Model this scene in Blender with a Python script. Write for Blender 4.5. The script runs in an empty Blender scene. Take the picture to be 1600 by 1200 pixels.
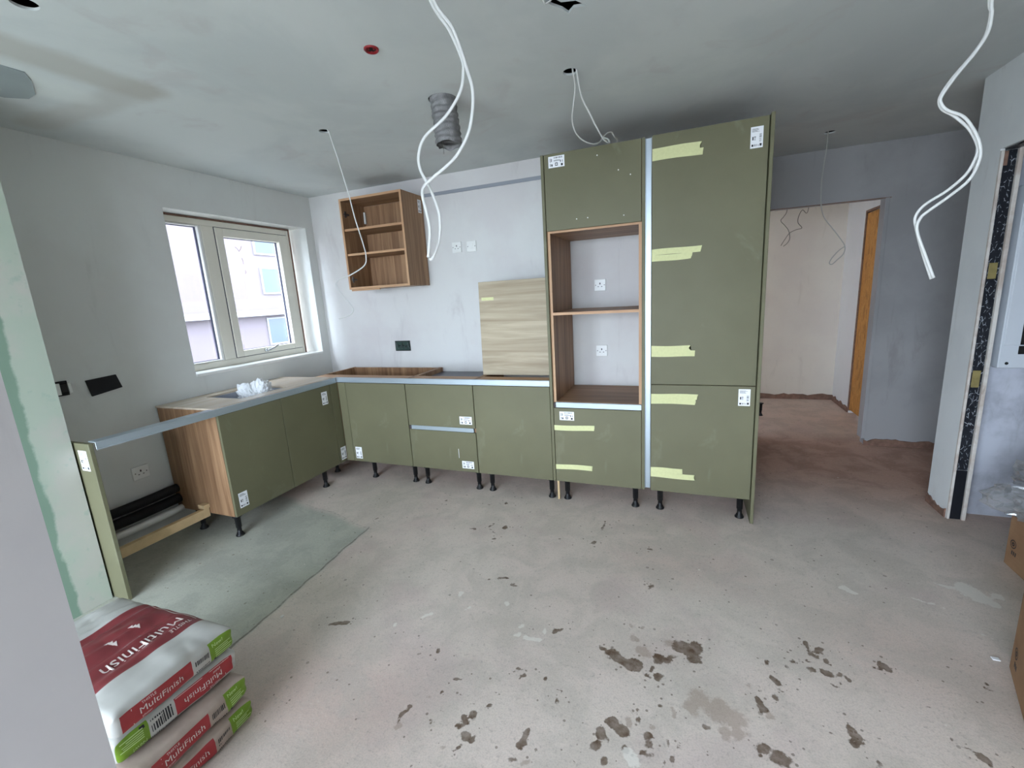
import bpy, bmesh, math, random
import numpy as np
from mathutils import Vector, Matrix, noise
random.seed(7)
S = bpy.context.scene
COL = S.collection
# ------------------------------------------------------------------ camera
H = 2.502
cam_d = bpy.data.cameras.new('camera')
cam_d.sensor_fit = 'HORIZONTAL'; cam_d.sensor_width = 36.0
cam_d.lens = 688.2 / 1600 * 36.0; cam_d.clip_start = 0.02
cam = bpy.data.objects.new('camera', cam_d); COL.objects.link(cam)
RT = Vector((0.9330206, 0.35513618, -0.05788666))
UP = Vector((-0.01781992, 0.20628315, 0.97833006))
FW = Vector((-0.35938144, 0.91177056, -0.19879493))
m = Matrix((RT, UP, -FW)).transposed().to_4x4()
m.translation = Vector((3.3357, -3.4895, 1.4929))
cam.matrix_world = m
S.camera = cam
# ------------------------------------------------------------------ world, exposure
S.view_settings.view_transform = 'Standard'; S.view_settings.look = 'None'
S.view_settings.gamma = 1.0; S.view_settings.use_curve_mapping = False
S.view_settings.exposure = 0.0
SKY_COLOR = (0.79, 0.89, 1.0); SKY_STRENGTH = 26.0
w = bpy.data.worlds.new('overcast_sky'); S.world = w; w.use_nodes = True
bgn = w.node_tree.nodes['Background']
bgn.inputs[0].default_value = (*SKY_COLOR, 1); bgn.inputs[1].default_value = SKY_STRENGTH
try:
    S.cycles.use_denoising = True; S.cycles.max_bounces = 10; S.cycles.diffuse_bounces = 6
    S.cycles.sample_clamp_indirect = 8.0; S.cycles.transparent_max_bounces = 16
except Exception: pass
def area(name, loc, sx, sy, direction, energy=0, color=(1, 1, 1), portal=False):
    d = bpy.data.lights.new(name, 'AREA'); d.shape = 'RECTANGLE'; d.size = sx; d.size_y = sy
    d.energy = energy; d.color = color
    o = bpy.data.objects.new(name, d); COL.objects.link(o); o.location = loc
    o.rotation_euler = Vector(direction).to_track_quat('-Z', 'Z').to_euler()
    if portal: d.cycles.is_portal = True
    return o
# daylight enters by the kitchen window and by the glazed doors of the room behind the camera
area('kitchen_window_daylight', (-0.33, -0.72, 1.63), 1.1, 1.1, (1, 0, 0), portal=True)
area('garden_door_daylight', (1.85, -6.35, 1.2), 3.4, 2.35, (0, 1, 0), portal=True)
# ------------------------------------------------------------------ materials
def srgb(r, g, b):
    f = lambda c: ((c / 255 + 0.055) / 1.055) ** 2.4 if c > 10 else c / 255 / 12.92
    return (f(r), f(g), f(b), 1)
MATS = {}
class NT:
    def __init__(s, name):
        s.m = bpy.data.materials.new(name); s.m.use_nodes = True; s.t = s.m.node_tree
        s.b = s.t.nodes['Principled BSDF']; MATS[name] = s.m
    def n(s, typ, **kw):
        o = s.t.nodes.new(typ)
        for k, v in kw.items(): setattr(o, k, v)
        return o
    def l(s, a, b): s.t.links.new(a, b)
    def val(s, sock, v):
        if hasattr(v, 'is_output') or isinstance(v, bpy.types.NodeSocket): s.l(v, sock)
        else: sock.default_value = v
    def coord(s, scale=(1, 1, 1), which='Object'):
        tc = s.n('ShaderNodeTexCoord'); mp = s.n('ShaderNodeMapping'); mp.inputs['Scale'].default_value = scale
        s.l(tc.outputs[which], mp.inputs[0]); return mp.outputs[0]
    def noise(s, vec, scale, detail=4, rough=0.55, dist=0.0):
        o = s.n('ShaderNodeTexNoise'); s.l(vec, o.inputs['Vector']); o.inputs['Scale'].default_value = scale
        o.inputs['Detail'].default_value = detail; o.inputs['Roughness'].default_value = rough; o.inputs['Distortion'].default_value = dist
        return o.outputs['Fac']
    def ramp(s, fac, a, b, smooth=False):
        o = s.n('ShaderNodeMapRange'); o.clamp = True
        if smooth: o.interpolation_type = 'SMOOTHSTEP'
        s.val(o.inputs[0], fac); o.inputs[1].default_value = a; o.inputs[2].default_value = b; return o.outputs[0]
    def mix(s, fac, a, b, mode='MIX'):
        o = s.n('ShaderNodeMix'); o.data_type = 'RGBA'; o.blend_type = mode
        s.val(o.inputs[0], fac); s.val(o.inputs[6], a); s.val(o.inputs[7], b); return o.outputs[2]
    def math(s, op, a, b=0.0, c=0.0):
        o = s.n('ShaderNodeMath', operation=op); s.val(o.inputs[0], a); s.val(o.inputs[1], b); s.val(o.inputs[2], c); return o.outputs[0]
    def bump(s, h, strength=0.2, dist=0.01):
        o = s.n('ShaderNodeBump'); o.inputs['Strength'].default_value = strength; o.inputs['Distance'].default_value = dist
        s.l(h, o.inputs['Height']); s.l(o.outputs[0], s.b.inputs['Normal'])
    def out(s, color=None, rough=None, metal=None, spec=None):
        if color is not None: s.val(s.b.inputs['Base Color'], color)
        if rough is not None: s.val(s.b.inputs['Roughness'], rough)
        if metal is not None: s.b.inputs['Metallic'].default_value = metal
        if spec is not None: s.b.inputs['Specular IOR Level'].default_value = spec
        return s.m
def simple(name, rgb, rough=0.5, metal=0.0, var=0.12, scale=6.0, spec=0.4, bump=0.0):
    t = NT(name); v = t.coord(); f = t.noise(v, scale)
    c = srgb(*rgb); d = tuple(x * (1 - var) for x in c[:3]) + (1,)
    t.out(t.mix(t.ramp(f, 0.3, 0.7), d, c), rough, metal, spec)
    if bump: t.bump(t.noise(v, scale * 8), bump, 0.004)
    return t.m
def plaster(name, base, blotch, grime, scale=1.3, amt=0.6, rough=0.75, grime_amt=0.5):
    t = NT(name); v = t.coord()
    a = t.ramp(t.noise(v, scale, 5, 0.6), 0.42, 0.62, True)
    vs = t.coord((3.0, 3.0, 0.7))
    b = t.ramp(t.noise(vs, scale * 1.7, 5, 0.65, 0.6), 0.56, 0.78, True)
    c = t.mix(t.math('MULTIPLY', a, amt), srgb(*base), srgb(*blotch))
    c = t.mix(t.math('MULTIPLY', b, grime_amt), c, srgb(*grime))
    sp = t.ramp(t.noise(v, 34, 3), 0.74, 0.80)
    c = t.mix(t.math('MULTIPLY', sp, 0.35), c, srgb(*grime))
    t.out(c, rough, 0, 0.25); t.bump(t.noise(v, 14, 5), 0.12, 0.006); return t.m
plaster('wall_white', (211, 210, 207), (200, 194, 193), (178, 172, 172), 1.1)
plaster('wall_window_side', (212, 214, 210), (203, 202, 198), (180, 180, 176), 1.0)
plaster('wall_grey_skim', (158, 156, 155), (141, 139, 139), (126, 122, 120), 1.4)
plaster('wall_cream', (214, 206, 194), (206, 196, 187), (182, 172, 160), 1.4)
plaster('wall_nib', (220, 222, 221), (210, 212, 212), (176, 168, 162), 2.0)
plaster('wall_lilac', (186, 188, 196), (140, 140, 147), (132, 130, 132), 3.0, 0.6)
plaster('wall_near', (186, 181, 180), (182, 177, 177), (172, 166, 166), 2.0)
plaster('edge_dirty', (206, 200, 192), (176, 160, 148), (136, 108, 92), 6.0, 0.8)
plaster('plain_white', (224, 224, 224), (216, 216, 216), (200, 200, 200), 1.0)
simple('brown_edge', (140, 108, 92), 0.9, var=0.45, scale=22, bump=0.5)
simple('rail_grey', (142, 145, 152), 0.5, metal=0.15, var=0.06)
simple('slate', (84, 84, 92), 0.35, var=0.1)
simple('void_dark', (24, 23, 22), 0.9)
simple('white_plastic', (228, 228, 224), 0.35, var=0.04)
simple('white_cable', (206, 206, 202), 0.4, var=0.03)
simple('grey_cable', (170, 168, 160), 0.45, var=0.05)
simple('dark_cable', (110, 106, 98), 0.5, var=0.05)
simple('black_plastic', (26, 26, 27), 0.4, var=0.2, scale=20)
simple('black_foam', (22, 22, 25), 0.75, var=0.3, scale=30)
simple('print_black', (38, 38, 42), 0.6)
simple('pin_dark', (70, 62, 62), 0.6)
simple('sticker_white', (238, 238, 240), 0.5, var=0.02)
simple('masking_tape', (214, 214, 160), 0.65, var=0.08, scale=60, bump=0.2)
simple('aluminium', (176, 186, 192), 0.38, metal=0.55, var=0.03)
simple('window_paint', (226, 222, 208), 0.45, var=0.05)
simple('rubber_seal', (58, 60, 78), 0.6)
simple('chrome', (200, 202, 205), 0.2, metal=1.0, var=0.02)
simple('box_green', (40, 66, 58), 0.5, var=0.3, scale=60)
simple('metal_grey', (120, 122, 126), 0.45, metal=0.7)
simple('steel_sink', (168, 172, 180), 0.32, metal=0.6, var=0.05)
simple('red_plastic', (150, 26, 34), 0.4, var=0.3, scale=40)
simple('duct_grey', (146, 144, 144), 0.5, metal=0.3, var=0.45, scale=26, bump=0.9)
simple('pale_pine', (206, 178, 136), 0.7, var=0.2, scale=14)
simple('steel_dark', (40, 42, 48), 0.4, metal=0.4, var=0.3, scale=10)
simple('tape_ochre', (140, 126, 78), 0.6, var=0.25, scale=40)
simple('casing_white', (200, 204, 209), 0.35, var=0.04)
simple('bag_white', (188, 186, 180), 0.42, var=0.10, scale=14)
simple('bag_tan', (178, 160, 148), 0.55, var=0.22, scale=16)
simple('bag_red', (168, 52, 56), 0.40, var=0.22, scale=12)
simple('bag_topred', (130, 54, 58), 0.38, var=0.22, scale=9)
simple('bag_green', (116, 150, 40), 0.42, var=0.16, scale=18)
simple('bag_print', (226, 214, 208), 0.5, var=0.15, scale=50)
simple('bag_print_green', (196, 220, 150), 0.5, var=0.1, scale=50)
simple('ext_render', (84, 76, 80), 0.9, var=0.10, scale=0.8)
simple('ext_window', (34, 48, 74), 0.3, var=0.15, scale=1.2)
simple('ext_slab', (112, 111, 114), 0.8, var=0.03)
simple('ext_ground', (130, 128, 122), 0.95)
simple('plaster_crumb', (226, 222, 214), 0.8, var=0.1)
def green(name, rgb):
    t = NT(name); v = t.coord(); f = t.noise(v, 2.2, 4); g = t.noise(v, 120, 2)
    c = srgb(*rgb); c2 = tuple(x * 0.90 for x in c[:3]) + (1,)
    sm = t.ramp(t.noise(t.coord((1, 1, .6)), 5.0, 5, .6, .5), .60, .75, True)
    col = t.mix(t.ramp(f, .35, .65), c, c2)
    col = t.mix(t.math('MULTIPLY', sm, .14), col, srgb(170, 172, 150))
    t.out(col, t.math('MULTIPLY_ADD', f, .12, .44), 0, .28); t.bump(g, .03, .001); return t.m
green('sage_green', (110, 107, 82))
def wood(name, light, dark, axis, rough=0.5, scale=1.0):
    t = NT(name); sc = [22 * scale] * 3; sc['xyz'.index(axis)] = 1.1 * scale
    v = t.coord(tuple(sc)); n1 = t.noise(v, 1.0, 6, .62, .6); n2 = t.noise(v, 3.2, 4, .6, .2)
    sc2 = [5 * scale] * 3; sc2['xyz'.index(axis)] = .5 * scale
    n3 = t.noise(t.coord(tuple(sc2)), 1.0, 3, .5, 1.2)
    c = t.mix(t.ramp(n1, .34, .68), srgb(*dark), srgb(*light))
    c = t.mix(t.math('MULTIPLY', t.ramp(n3, .45, .65, True), .35), c, srgb(*dark))
    c = t.mix(t.math('MULTIPLY', t.ramp(n2, .56, .72), .30), c, srgb(*dark))
    t.out(c, rough, 0, .35); t.bump(n1, .06, .002); return t.m
OAK = ((180, 143, 108), (124, 91, 65))
wood('oak_v', *OAK, 'z'); wood('oak_x', *OAK, 'x'); wood('oak_y', *OAK, 'y')
wood('oak_edge_z', (204, 166, 128), (176, 134, 100), 'z'); wood('oak_edge_x', (204, 166, 128), (176, 134, 100), 'x'); wood('oak_edge_y', (204, 166, 128), (176, 134, 100), 'y')
wood('ash_grey_x', (196, 182, 156), (150, 134, 110), 'x', .55, .8)
wood('oak_pale_y', (214, 200, 182), (192, 174, 152), 'y', .16)
def glass(name, tint=(.95, .97, 1), gl=.06):
    t = NT(name); nt = t.t; tr = t.n('ShaderNodeBsdfTransparent'); tr.inputs[0].default_value = (*tint, 1)
    g = t.n('ShaderNodeBsdfGlossy'); g.inputs['Roughness'].default_value = .03
    mx = t.n('ShaderNodeMixShader'); mx.inputs[0].default_value = gl
    t.l(tr.outputs[0], mx.inputs[1]); t.l(g.outputs[0], mx.inputs[2]); t.l(mx.outputs[0], nt.nodes['Material Output'].inputs[0]); return t.m
glass('pane_glass'); 
def film(name):
    t = NT(name); v = t.coord(); tr = t.n('ShaderNodeBsdfTransparent'); tr.inputs[0].default_value = (.9, .9, .91, 1)
    g = t.n('ShaderNodeBsdfGlossy'); g.inputs['Roughness'].default_value = .16; d = t.n('ShaderNodeBsdfDiffuse'); d.inputs[0].default_value = (.62, .62, .62, 1)
    m1 = t.n('ShaderNodeMixShader'); m1.inputs[0].default_value = .35; t.l(g.outputs[0], m1.inputs[1]); t.l(d.outputs[0], m1.inputs[2])
    lw = t.n('ShaderNodeLayerWeight'); lw.inputs[0].default_value = .35
    mx = t.n('ShaderNodeMixShader'); t.l(t.math('MULTIPLY_ADD', lw.outputs['Facing'], .6, .26), mx.inputs[0])
    t.l(tr.outputs[0], mx.inputs[1]); t.l(m1.outputs[0], mx.inputs[2]); t.l(mx.outputs[0], t.t.nodes['Material Output'].inputs[0]); return t.m
film('clear_film')
simple('white_film', (236, 238, 240), 0.3, var=.03)
def osb():
    t = NT('osb'); v = t.coord((18, 18, 7)); vo = t.n('ShaderNodeTexVoronoi'); t.l(v, vo.inputs['Vector']); vo.inputs['Scale'].default_value = 1.6; vo.inputs['Randomness'].default_value = 1
    n1 = t.noise(t.coord((60, 60, 14)), 1.0, 5, .7, 1.5)
    sp = t.n('ShaderNodeSeparateColor'); t.l(vo.outputs['Color'], sp.inputs[0])
    c = t.mix(t.ramp(n1, .3, .7), srgb(150, 96, 44), srgb(214, 158, 86))
    c = t.mix(t.math('MULTIPLY', t.ramp(sp.outputs[0], .3, .9), .45), c, srgb(186, 126, 62))
    c = t.mix(t.math('MULTIPLY', t.ramp(sp.outputs[1], .82, .9), .35), c, srgb(110, 72, 38))
    t.out(c, .7, 0, .3); t.bump(n1, .3, .004)
osb()
def cardboard():
    t = NT('cardboard'); v = t.coord(); n1 = t.noise(v, 5, 4); n2 = t.noise(t.coord((4, 4, 60)), 1.0, 3)
    c = t.mix(t.ramp(n1, .35, .65), srgb(150, 116, 88), srgb(164, 130, 100)); c = t.mix(t.math('MULTIPLY', t.ramp(n2, .4, .7), .15), c, srgb(126, 96, 72))
    t.out(c, .8, 0, .2)
cardboard()
def membrane():
    t = NT('black_membrane'); v = t.coord((1, 1, 1)); vo = t.n('ShaderNodeTexVoronoi'); vo.feature = 'DISTANCE_TO_EDGE'
    t.l(t.coord((55, 55, 24)), vo.inputs['Vector']); vo.inputs['Scale'].default_value = 1.0
    n = t.noise(v, 60, 3); e = t.ramp(vo.outputs['Distance'], .0, .06)
    k = t.math('MULTIPLY', t.math('SUBTRACT', 1.0, e), t.ramp(n, .50, .56))
    t.out(t.mix(k, srgb(26, 28, 34), srgb(176, 180, 186)), .38, 0, .5); t.bump(t.noise(v, 40, 4), .5, .006)
membrane()
def pier_green():
    # moisture-resistant board, part covered by a skim of pale filler with a torn edge
    t = NT('pier_board'); tc = t.n('ShaderNodeTexCoord'); sp = t.n('ShaderNodeSeparateXYZ'); t.l(tc.outputs['Object'], sp.inputs[0])
    v = t.coord((1, 1, 1)); n = t.noise(v, 9, 5, .65); n2 = t.noise(v, 2.2, 3)
    y = t.math('ADD', sp.outputs['Y'], t.math('MULTIPLY_ADD', n, .05, -.025)); y = t.math('ADD', y, t.math('MULTIPLY_ADD', n2, .07, -.035))
    k = t.ramp(y, -2.452, -2.440)
    sk = t.mix(t.ramp(t.noise(v, 3.5, 5), .4, .62, True), srgb(172, 182, 166), srgb(182, 181, 170))
    sk = t.mix(t.math('MULTIPLY', t.ramp(t.noise(v, 16, 5), .62, .7), .4), sk, srgb(140, 164, 150))
    t.out(t.mix(k, srgb(124, 146, 128), sk), .7, 0, .25); t.bump(t.noise(v, 20, 4), .15, .004)
pier_green()
def ceiling_mat():
    t = NT('ceiling_skim'); tc = t.n('ShaderNodeTexCoord'); v = tc.outputs['Object']
    base = t.mix(t.ramp(t.noise(v, 1.3, 5, .6, .4), .42, .60, True), srgb(206, 210, 208), srgb(198, 203, 202))
    base = t.mix(t.math('MULTIPLY', t.ramp(t.noise(v, 3.0, 5, .6, .8), .56, .70, True), .35), base, srgb(190, 186, 186))
    def seg(ax, ay, bx, by, r0, r1, wob=.08):
        # soft distance to a trowelled joint line from a to b
        p = t.n('ShaderNodeVectorMath', operation='SUBTRACT'); t.l(v, p.inputs[0]); p.inputs[1].default_value = (ax, ay, H)
        d = Vector((bx - ax, by - ay, 0)); L2 = d.length_squared
        dt = t.n('ShaderNodeVectorMath', operation='DOT_PRODUCT'); t.l(p.outputs[0], dt.inputs[0]); dt.inputs[1].default_value = d / L2
        h = t.n('ShaderNodeClamp'); t.l(dt.outputs['Value'], h.inputs[0])
        sc = t.n('ShaderNodeVectorMath', operation='SCALE'); sc.inputs[0].default_value = d; t.l(h.outputs[0], sc.inputs['Scale'])
        df = t.n('ShaderNodeVectorMath', operation='DISTANCE'); t.l(p.outputs[0], df.inputs[0]); t.l(sc.outputs[0], df.inputs[1])
        dd = t.math('ADD', df.outputs['Value'], t.math('MULTIPLY_ADD', t.noise(v, 7, 4), wob, -wob / 2))
        o = t.ramp(dd, r0, r1, True); return t.math('SUBTRACT', 1.0, o)
    k1 = seg(.95, -2.75, 1.0, -1.98, .05, .15); k2 = seg(1.0, -1.98, .20, -2.00, .04, .12)
    base = t.mix(t.math('MULTIPLY', k1, .55), base, srgb(172, 168, 158)); base = t.mix(t.math('MULTIPLY', k2, .40), base, srgb(176, 172, 164))
    k4 = seg(.72, -2.60, .70, -2.12, .05, .16); base = t.mix(t.math('MULTIPLY', k4, .5), base, srgb(222, 226, 222))
    t.out(base, .8, 0, .2); t.bump(t.noise(v, 10, 4), .08, .006)
ceiling_mat()
simple('ceiling_patch', (150, 158, 158), 0.8, var=0.08, scale=5)
def floor_mat():
    t = NT('screed'); tc = t.n('ShaderNodeTexCoord'); v = tc.outputs['Object']
    at = t.n('ShaderNodeAttribute'); at.attribute_name = 'marks'; sp = t.n('ShaderNodeSeparateColor'); t.l(at.outputs['Color'], sp.inputs[0])
    zn = t.n('ShaderNodeAttribute'); zn.attribute_name = 'zones'; zs = t.n('ShaderNodeSeparateColor'); t.l(zn.outputs['Color'], zs.inputs[0])
    big = t.ramp(t.noise(v, .9, 5, .6, .3), .38, .62, True); mid = t.ramp(t.noise(v, 4.5, 6, .65, .5), .40, .62, True)
    fine = t.noise(v, 55, 5, .75); grit = t.noise(v, 170, 3, .7)
    c = t.mix(big, srgb(216, 204, 192), srgb(221, 205, 194)); c = t.mix(t.math('MULTIPLY', mid, .55), c, srgb(194, 184, 172))
    c = t.mix(t.math('MULTIPLY', t.ramp(t.noise(v, 1.6, 4, .6), .52, .66, True), .5), c, srgb(204, 184, 178))
    # zones: R older grey-green screed, G brown hall dust, B pink dust
    c = t.mix(t.math('MULTIPLY', zs.outputs[0], .85), c, t.mix(mid, srgb(178, 182, 168), srgb(164, 167, 155)))
    c = t.mix(zs.outputs[1], c, t.mix(mid, srgb(198, 160, 142), srgb(176, 140, 122)))
    c = t.mix(t.math('MULTIPLY', zs.outputs[2], .6), c, t.mix(mid, srgb(200, 170, 158), srgb(192, 172, 162)))
    c = t.mix(t.math('MULTIPLY', t.ramp(fine, .55, .68), .42), c, srgb(148, 136, 127))
    c = t.mix(t.math('MULTIPLY', t.ramp(fine, .43, .30), .38), c, srgb(222, 214, 206))
    c = t.mix(t.math('MULTIPLY', t.ramp(grit, .45, .7), .32), c, srgb(150, 141, 132))
    # scattered specks
    vo = t.n('ShaderNodeTexVoronoi'); t.l(v, vo.inputs['Vector']); vo.inputs['Scale'].default_value = 16; vs = t.n('ShaderNodeSeparateColor'); t.l(vo.outputs['Color'], vs.inputs[0])
    spk = t.math('MULTIPLY', t.math('LESS_THAN', vo.outputs['Distance'], t.math('MULTIPLY', vs.outputs[1], .14)), t.math('GREATER_THAN', vs.outputs[0], .72))
    c = t.mix(t.math('MULTIPLY', spk, .5), c, srgb(112, 98, 86))
    vo2 = t.n('ShaderNodeTexVoronoi'); t.l(v, vo2.inputs['Vector']); vo2.inputs['Scale'].default_value = 11; vt = t.n('ShaderNodeSeparateColor'); t.l(vo2.outputs['Color'], vt.inputs[0])
    spk2 = t.math('MULTIPLY', t.math('LESS_THAN', vo2.outputs['Distance'], t.math('MULTIPLY', vt.outputs[1], .09)), t.math('GREATER_THAN', vt.outputs[0], .80))
    c = t.mix(t.math('MULTIPLY', spk2, .6), c, srgb(232, 226, 217))
    sa = t.n('ShaderNodeAttribute'); sa.attribute_name = 'splash'
    vo3 = t.n('ShaderNodeTexVoronoi'); t.l(v, vo3.inputs['Vector']); vo3.inputs['Scale'].default_value = 62; v3 = t.n('ShaderNodeSeparateColor'); t.l(vo3.outputs['Color'], v3.inputs[0])
    spk3 = t.math('MULTIPLY', t.math('LESS_THAN', vo3.outputs['Distance'], t.math('MULTIPLY', v3.outputs[1], .36)), t.math('GREATER_THAN', v3.outputs[0], t.math('MULTIPLY_ADD', sa.outputs['Fac'], -.42, .965)))
    c = t.mix(t.math('MULTIPLY', spk3, .62), c, srgb(98, 80, 64))
    wob = t.math('ADD', t.math('MULTIPLY_ADD', t.noise(v, 46, 5, .65), .7, -.35), t.math('MULTIPLY_ADD', t.noise(v, 17, 3, .6), .5, -.25))
    def thr(ch, a, b): return t.ramp(t.math('ADD', ch, wob), a, b, True)
    dk = thr(sp.outputs[0], .44, .60); pl = thr(sp.outputs[1], .42, .66); wh = thr(sp.outputs[2], .46, .58)
    inner = t.ramp(t.noise(v, 24, 4, .6), .34, .66)
    c = t.mix(t.math('MULTIPLY', pl, .48), c, srgb(150, 127, 110))
    c = t.mix(t.math('MULTIPLY', dk, t.math('MULTIPLY_ADD', inner, .32, .64)), c, srgb(90, 68, 48))
    c = t.mix(t.math('MULTIPLY', wh, .70), c, srgb(230, 224, 214))
    cr = t.n('ShaderNodeAttribute'); cr.attribute_name = 'crack'
    ck = t.ramp(t.math('ADD', cr.outputs['Fac'], t.math('MULTIPLY_ADD', t.noise(v, 30, 4), .5, -.25)), .55, .85, True)
    c = t.mix(t.math('MULTIPLY', ck, .6), c, srgb(84, 82, 74))
    t.out(c, t.math('MULTIPLY_ADD', dk, -.16, .82), 0, .3); t.bump(t.math('ADD', fine, t.math('MULTIPLY', ck, -1.5)), .22, .004)
floor_mat()
# ------------------------------------------------------------------ builders
def link(name, me, mat, parent=None):
    o = bpy.data.objects.new(name, me); COL.objects.link(o)
    if mat is not None and not me.materials: me.materials.append(MATS[mat])
    if parent is not None: o.parent = parent
    return o
def worigin(o):
    v = Vector((0, 0, 0))
    while o is not None: v = v + o.location; o = o.parent
    return v
def fin(name, bm, mat, parent=None, smooth=False, mats=None):
    off = worigin(parent) if parent is not None else Vector((0, 0, 0))
    if off.length > 0: bmesh.ops.translate(bm, verts=bm.verts, vec=-off)
    bmesh.ops.recalc_face_normals(bm, faces=bm.faces)
    me = bpy.data.meshes.new(name); bm.to_mesh(me); bm.free()
    if smooth:
        for p in me.polygons: p.use_smooth = True
    for q in (mats or ([mat] if mat else [])): me.materials.append(MATS[q])
    return link(name, me, None, parent)
def bb(bm, x0, x1, y0, y1, z0, z1, bev=0.0, mi=0, seg=1):
    vs = [bm.verts.new((x, y, z)) for x in (x0, x1) for y in (y0, y1) for z in (z0, z1)]
    fs = [bm.faces.new([vs[i] for i in q]) for q in ((0, 1, 3, 2), (4, 6, 7, 5), (0, 4, 5, 1), (2, 3, 7, 6), (0, 2, 6, 4), (1, 5, 7, 3))]
    for f in fs: f.material_index = mi
    if bev > 0:
        es = list({e for f in fs for e in f.edges})
        r = bmesh.ops.bevel(bm, geom=es, offset=bev, segments=seg, affect='EDGES', profile=.5, clamp_overlap=True)
        for f in r['faces']: f.material_index = mi
    return vs
def box(name, x0, x1, y0, y1, z0, z1, mat, parent=None, bev=0.0015):
    bm = bmesh.new(); bb(bm, x0, x1, y0, y1, z0, z1, bev); return fin(name, bm, mat, parent)
def thing(name, label, cat, loc=(0, 0, 0), group=None):
    o = bpy.data.objects.new(name, None); COL.objects.link(o); o.location = loc; o.empty_display_size = .1
    return tag(o, label, cat, group)
def tag(o, label, cat, group=None):
    o['label'] = label; o['category'] = cat
    if group: o['group'] = group
    return o
def struct(o): o['kind'] = 'structure'; return o
def sroot(name, loc=(0, 0, 0)):
    o = bpy.data.objects.new(name, None); COL.objects.link(o); o.location = loc; return struct(o)
def cyl(bm, p, axis, r, h, n=24, mi=0, r2=None):
    d = Vector(axis).normalized(); q = d.to_track_quat('Z', 'Y'); r2 = r if r2 is None else r2
    a = [bm.verts.new(Vector(p) + q @ Vector((r * math.cos(2 * math.pi * i / n), r * math.sin(2 * math.pi * i / n), 0))) for i in range(n)]
    b = [bm.verts.new(Vector(p) + q @ Vector((r2 * math.cos(2 * math.pi * i / n), r2 * math.sin(2 * math.pi * i / n), h))) for i in range(n)]
    fs = [bm.faces.new((a[i], a[(i + 1) % n], b[(i + 1) % n], b[i])) for i in range(n)]
    fs.append(bm.faces.new(a[::-1])); fs.append(bm.faces.new(b))
    for f in fs: f.material_index = mi
def lathe(bm, prof, c=(0, 0, 0), n=20):
    rings = []
    for r, z in prof: rings.append([bm.verts.new((c[0] + r * math.cos(2 * math.pi * i / n), c[1] + r * math.sin(2 * math.pi * i / n), c[2] + z)) for i in range(n)])
    for a, b in zip(rings, rings[1:]):
        for i in range(n): bm.faces.new((a[i], a[(i + 1) % n], b[(i + 1) % n], b[i]))
    bm.faces.new(rings[0][::-1]); bm.faces.new(rings[-1])
def spline(pts, k=6):
    P = [Vector(p) for p in pts]; P = [P[0] * 2 - P[1]] + P + [P[-1] * 2 - P[-2]]; out = []
    for i in range(1, len(P) - 2):
        a, b, c, d = P[i - 1:i + 3]
        for j in range(k):
            t = j / k; out.append(.5 * ((2 * b) + (c - a) * t + (2 * a - 5 * b + 4 * c - d) * t * t + (3 * b - a - 3 * c + d) * t ** 3))
    out.append(P[-2]); return out
def tube(bm, pts, rx, ry=None, n=8, k=6):
    ry = rx if ry is None else ry; P = spline(pts, k); rings = []; ref = Vector((0, 1, 0))
    for i, p in enumerate(P):
        d = (P[min(i + 1, len(P) - 1)] - P[max(i - 1, 0)]).normalized()
        u = ref - d * ref.dot(d); u = u.normalized() if u.length > 1e-4 else d.orthogonal().normalized(); ref = u
        v = d.cross(u)
        rings.append([bm.verts.new(p + v * (rx * math.cos(2 * math.pi * j / n)) + u * (ry * math.sin(2 * math.pi * j / n))) for j in range(n)])
    for a, b in zip(rings, rings[1:]):
        for j in range(n): bm.faces.new((a[j], a[(j + 1) % n], b[(j + 1) % n], b[j]))
    bm.faces.new(rings[0][::-1]); bm.faces.new(rings[-1])

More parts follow.
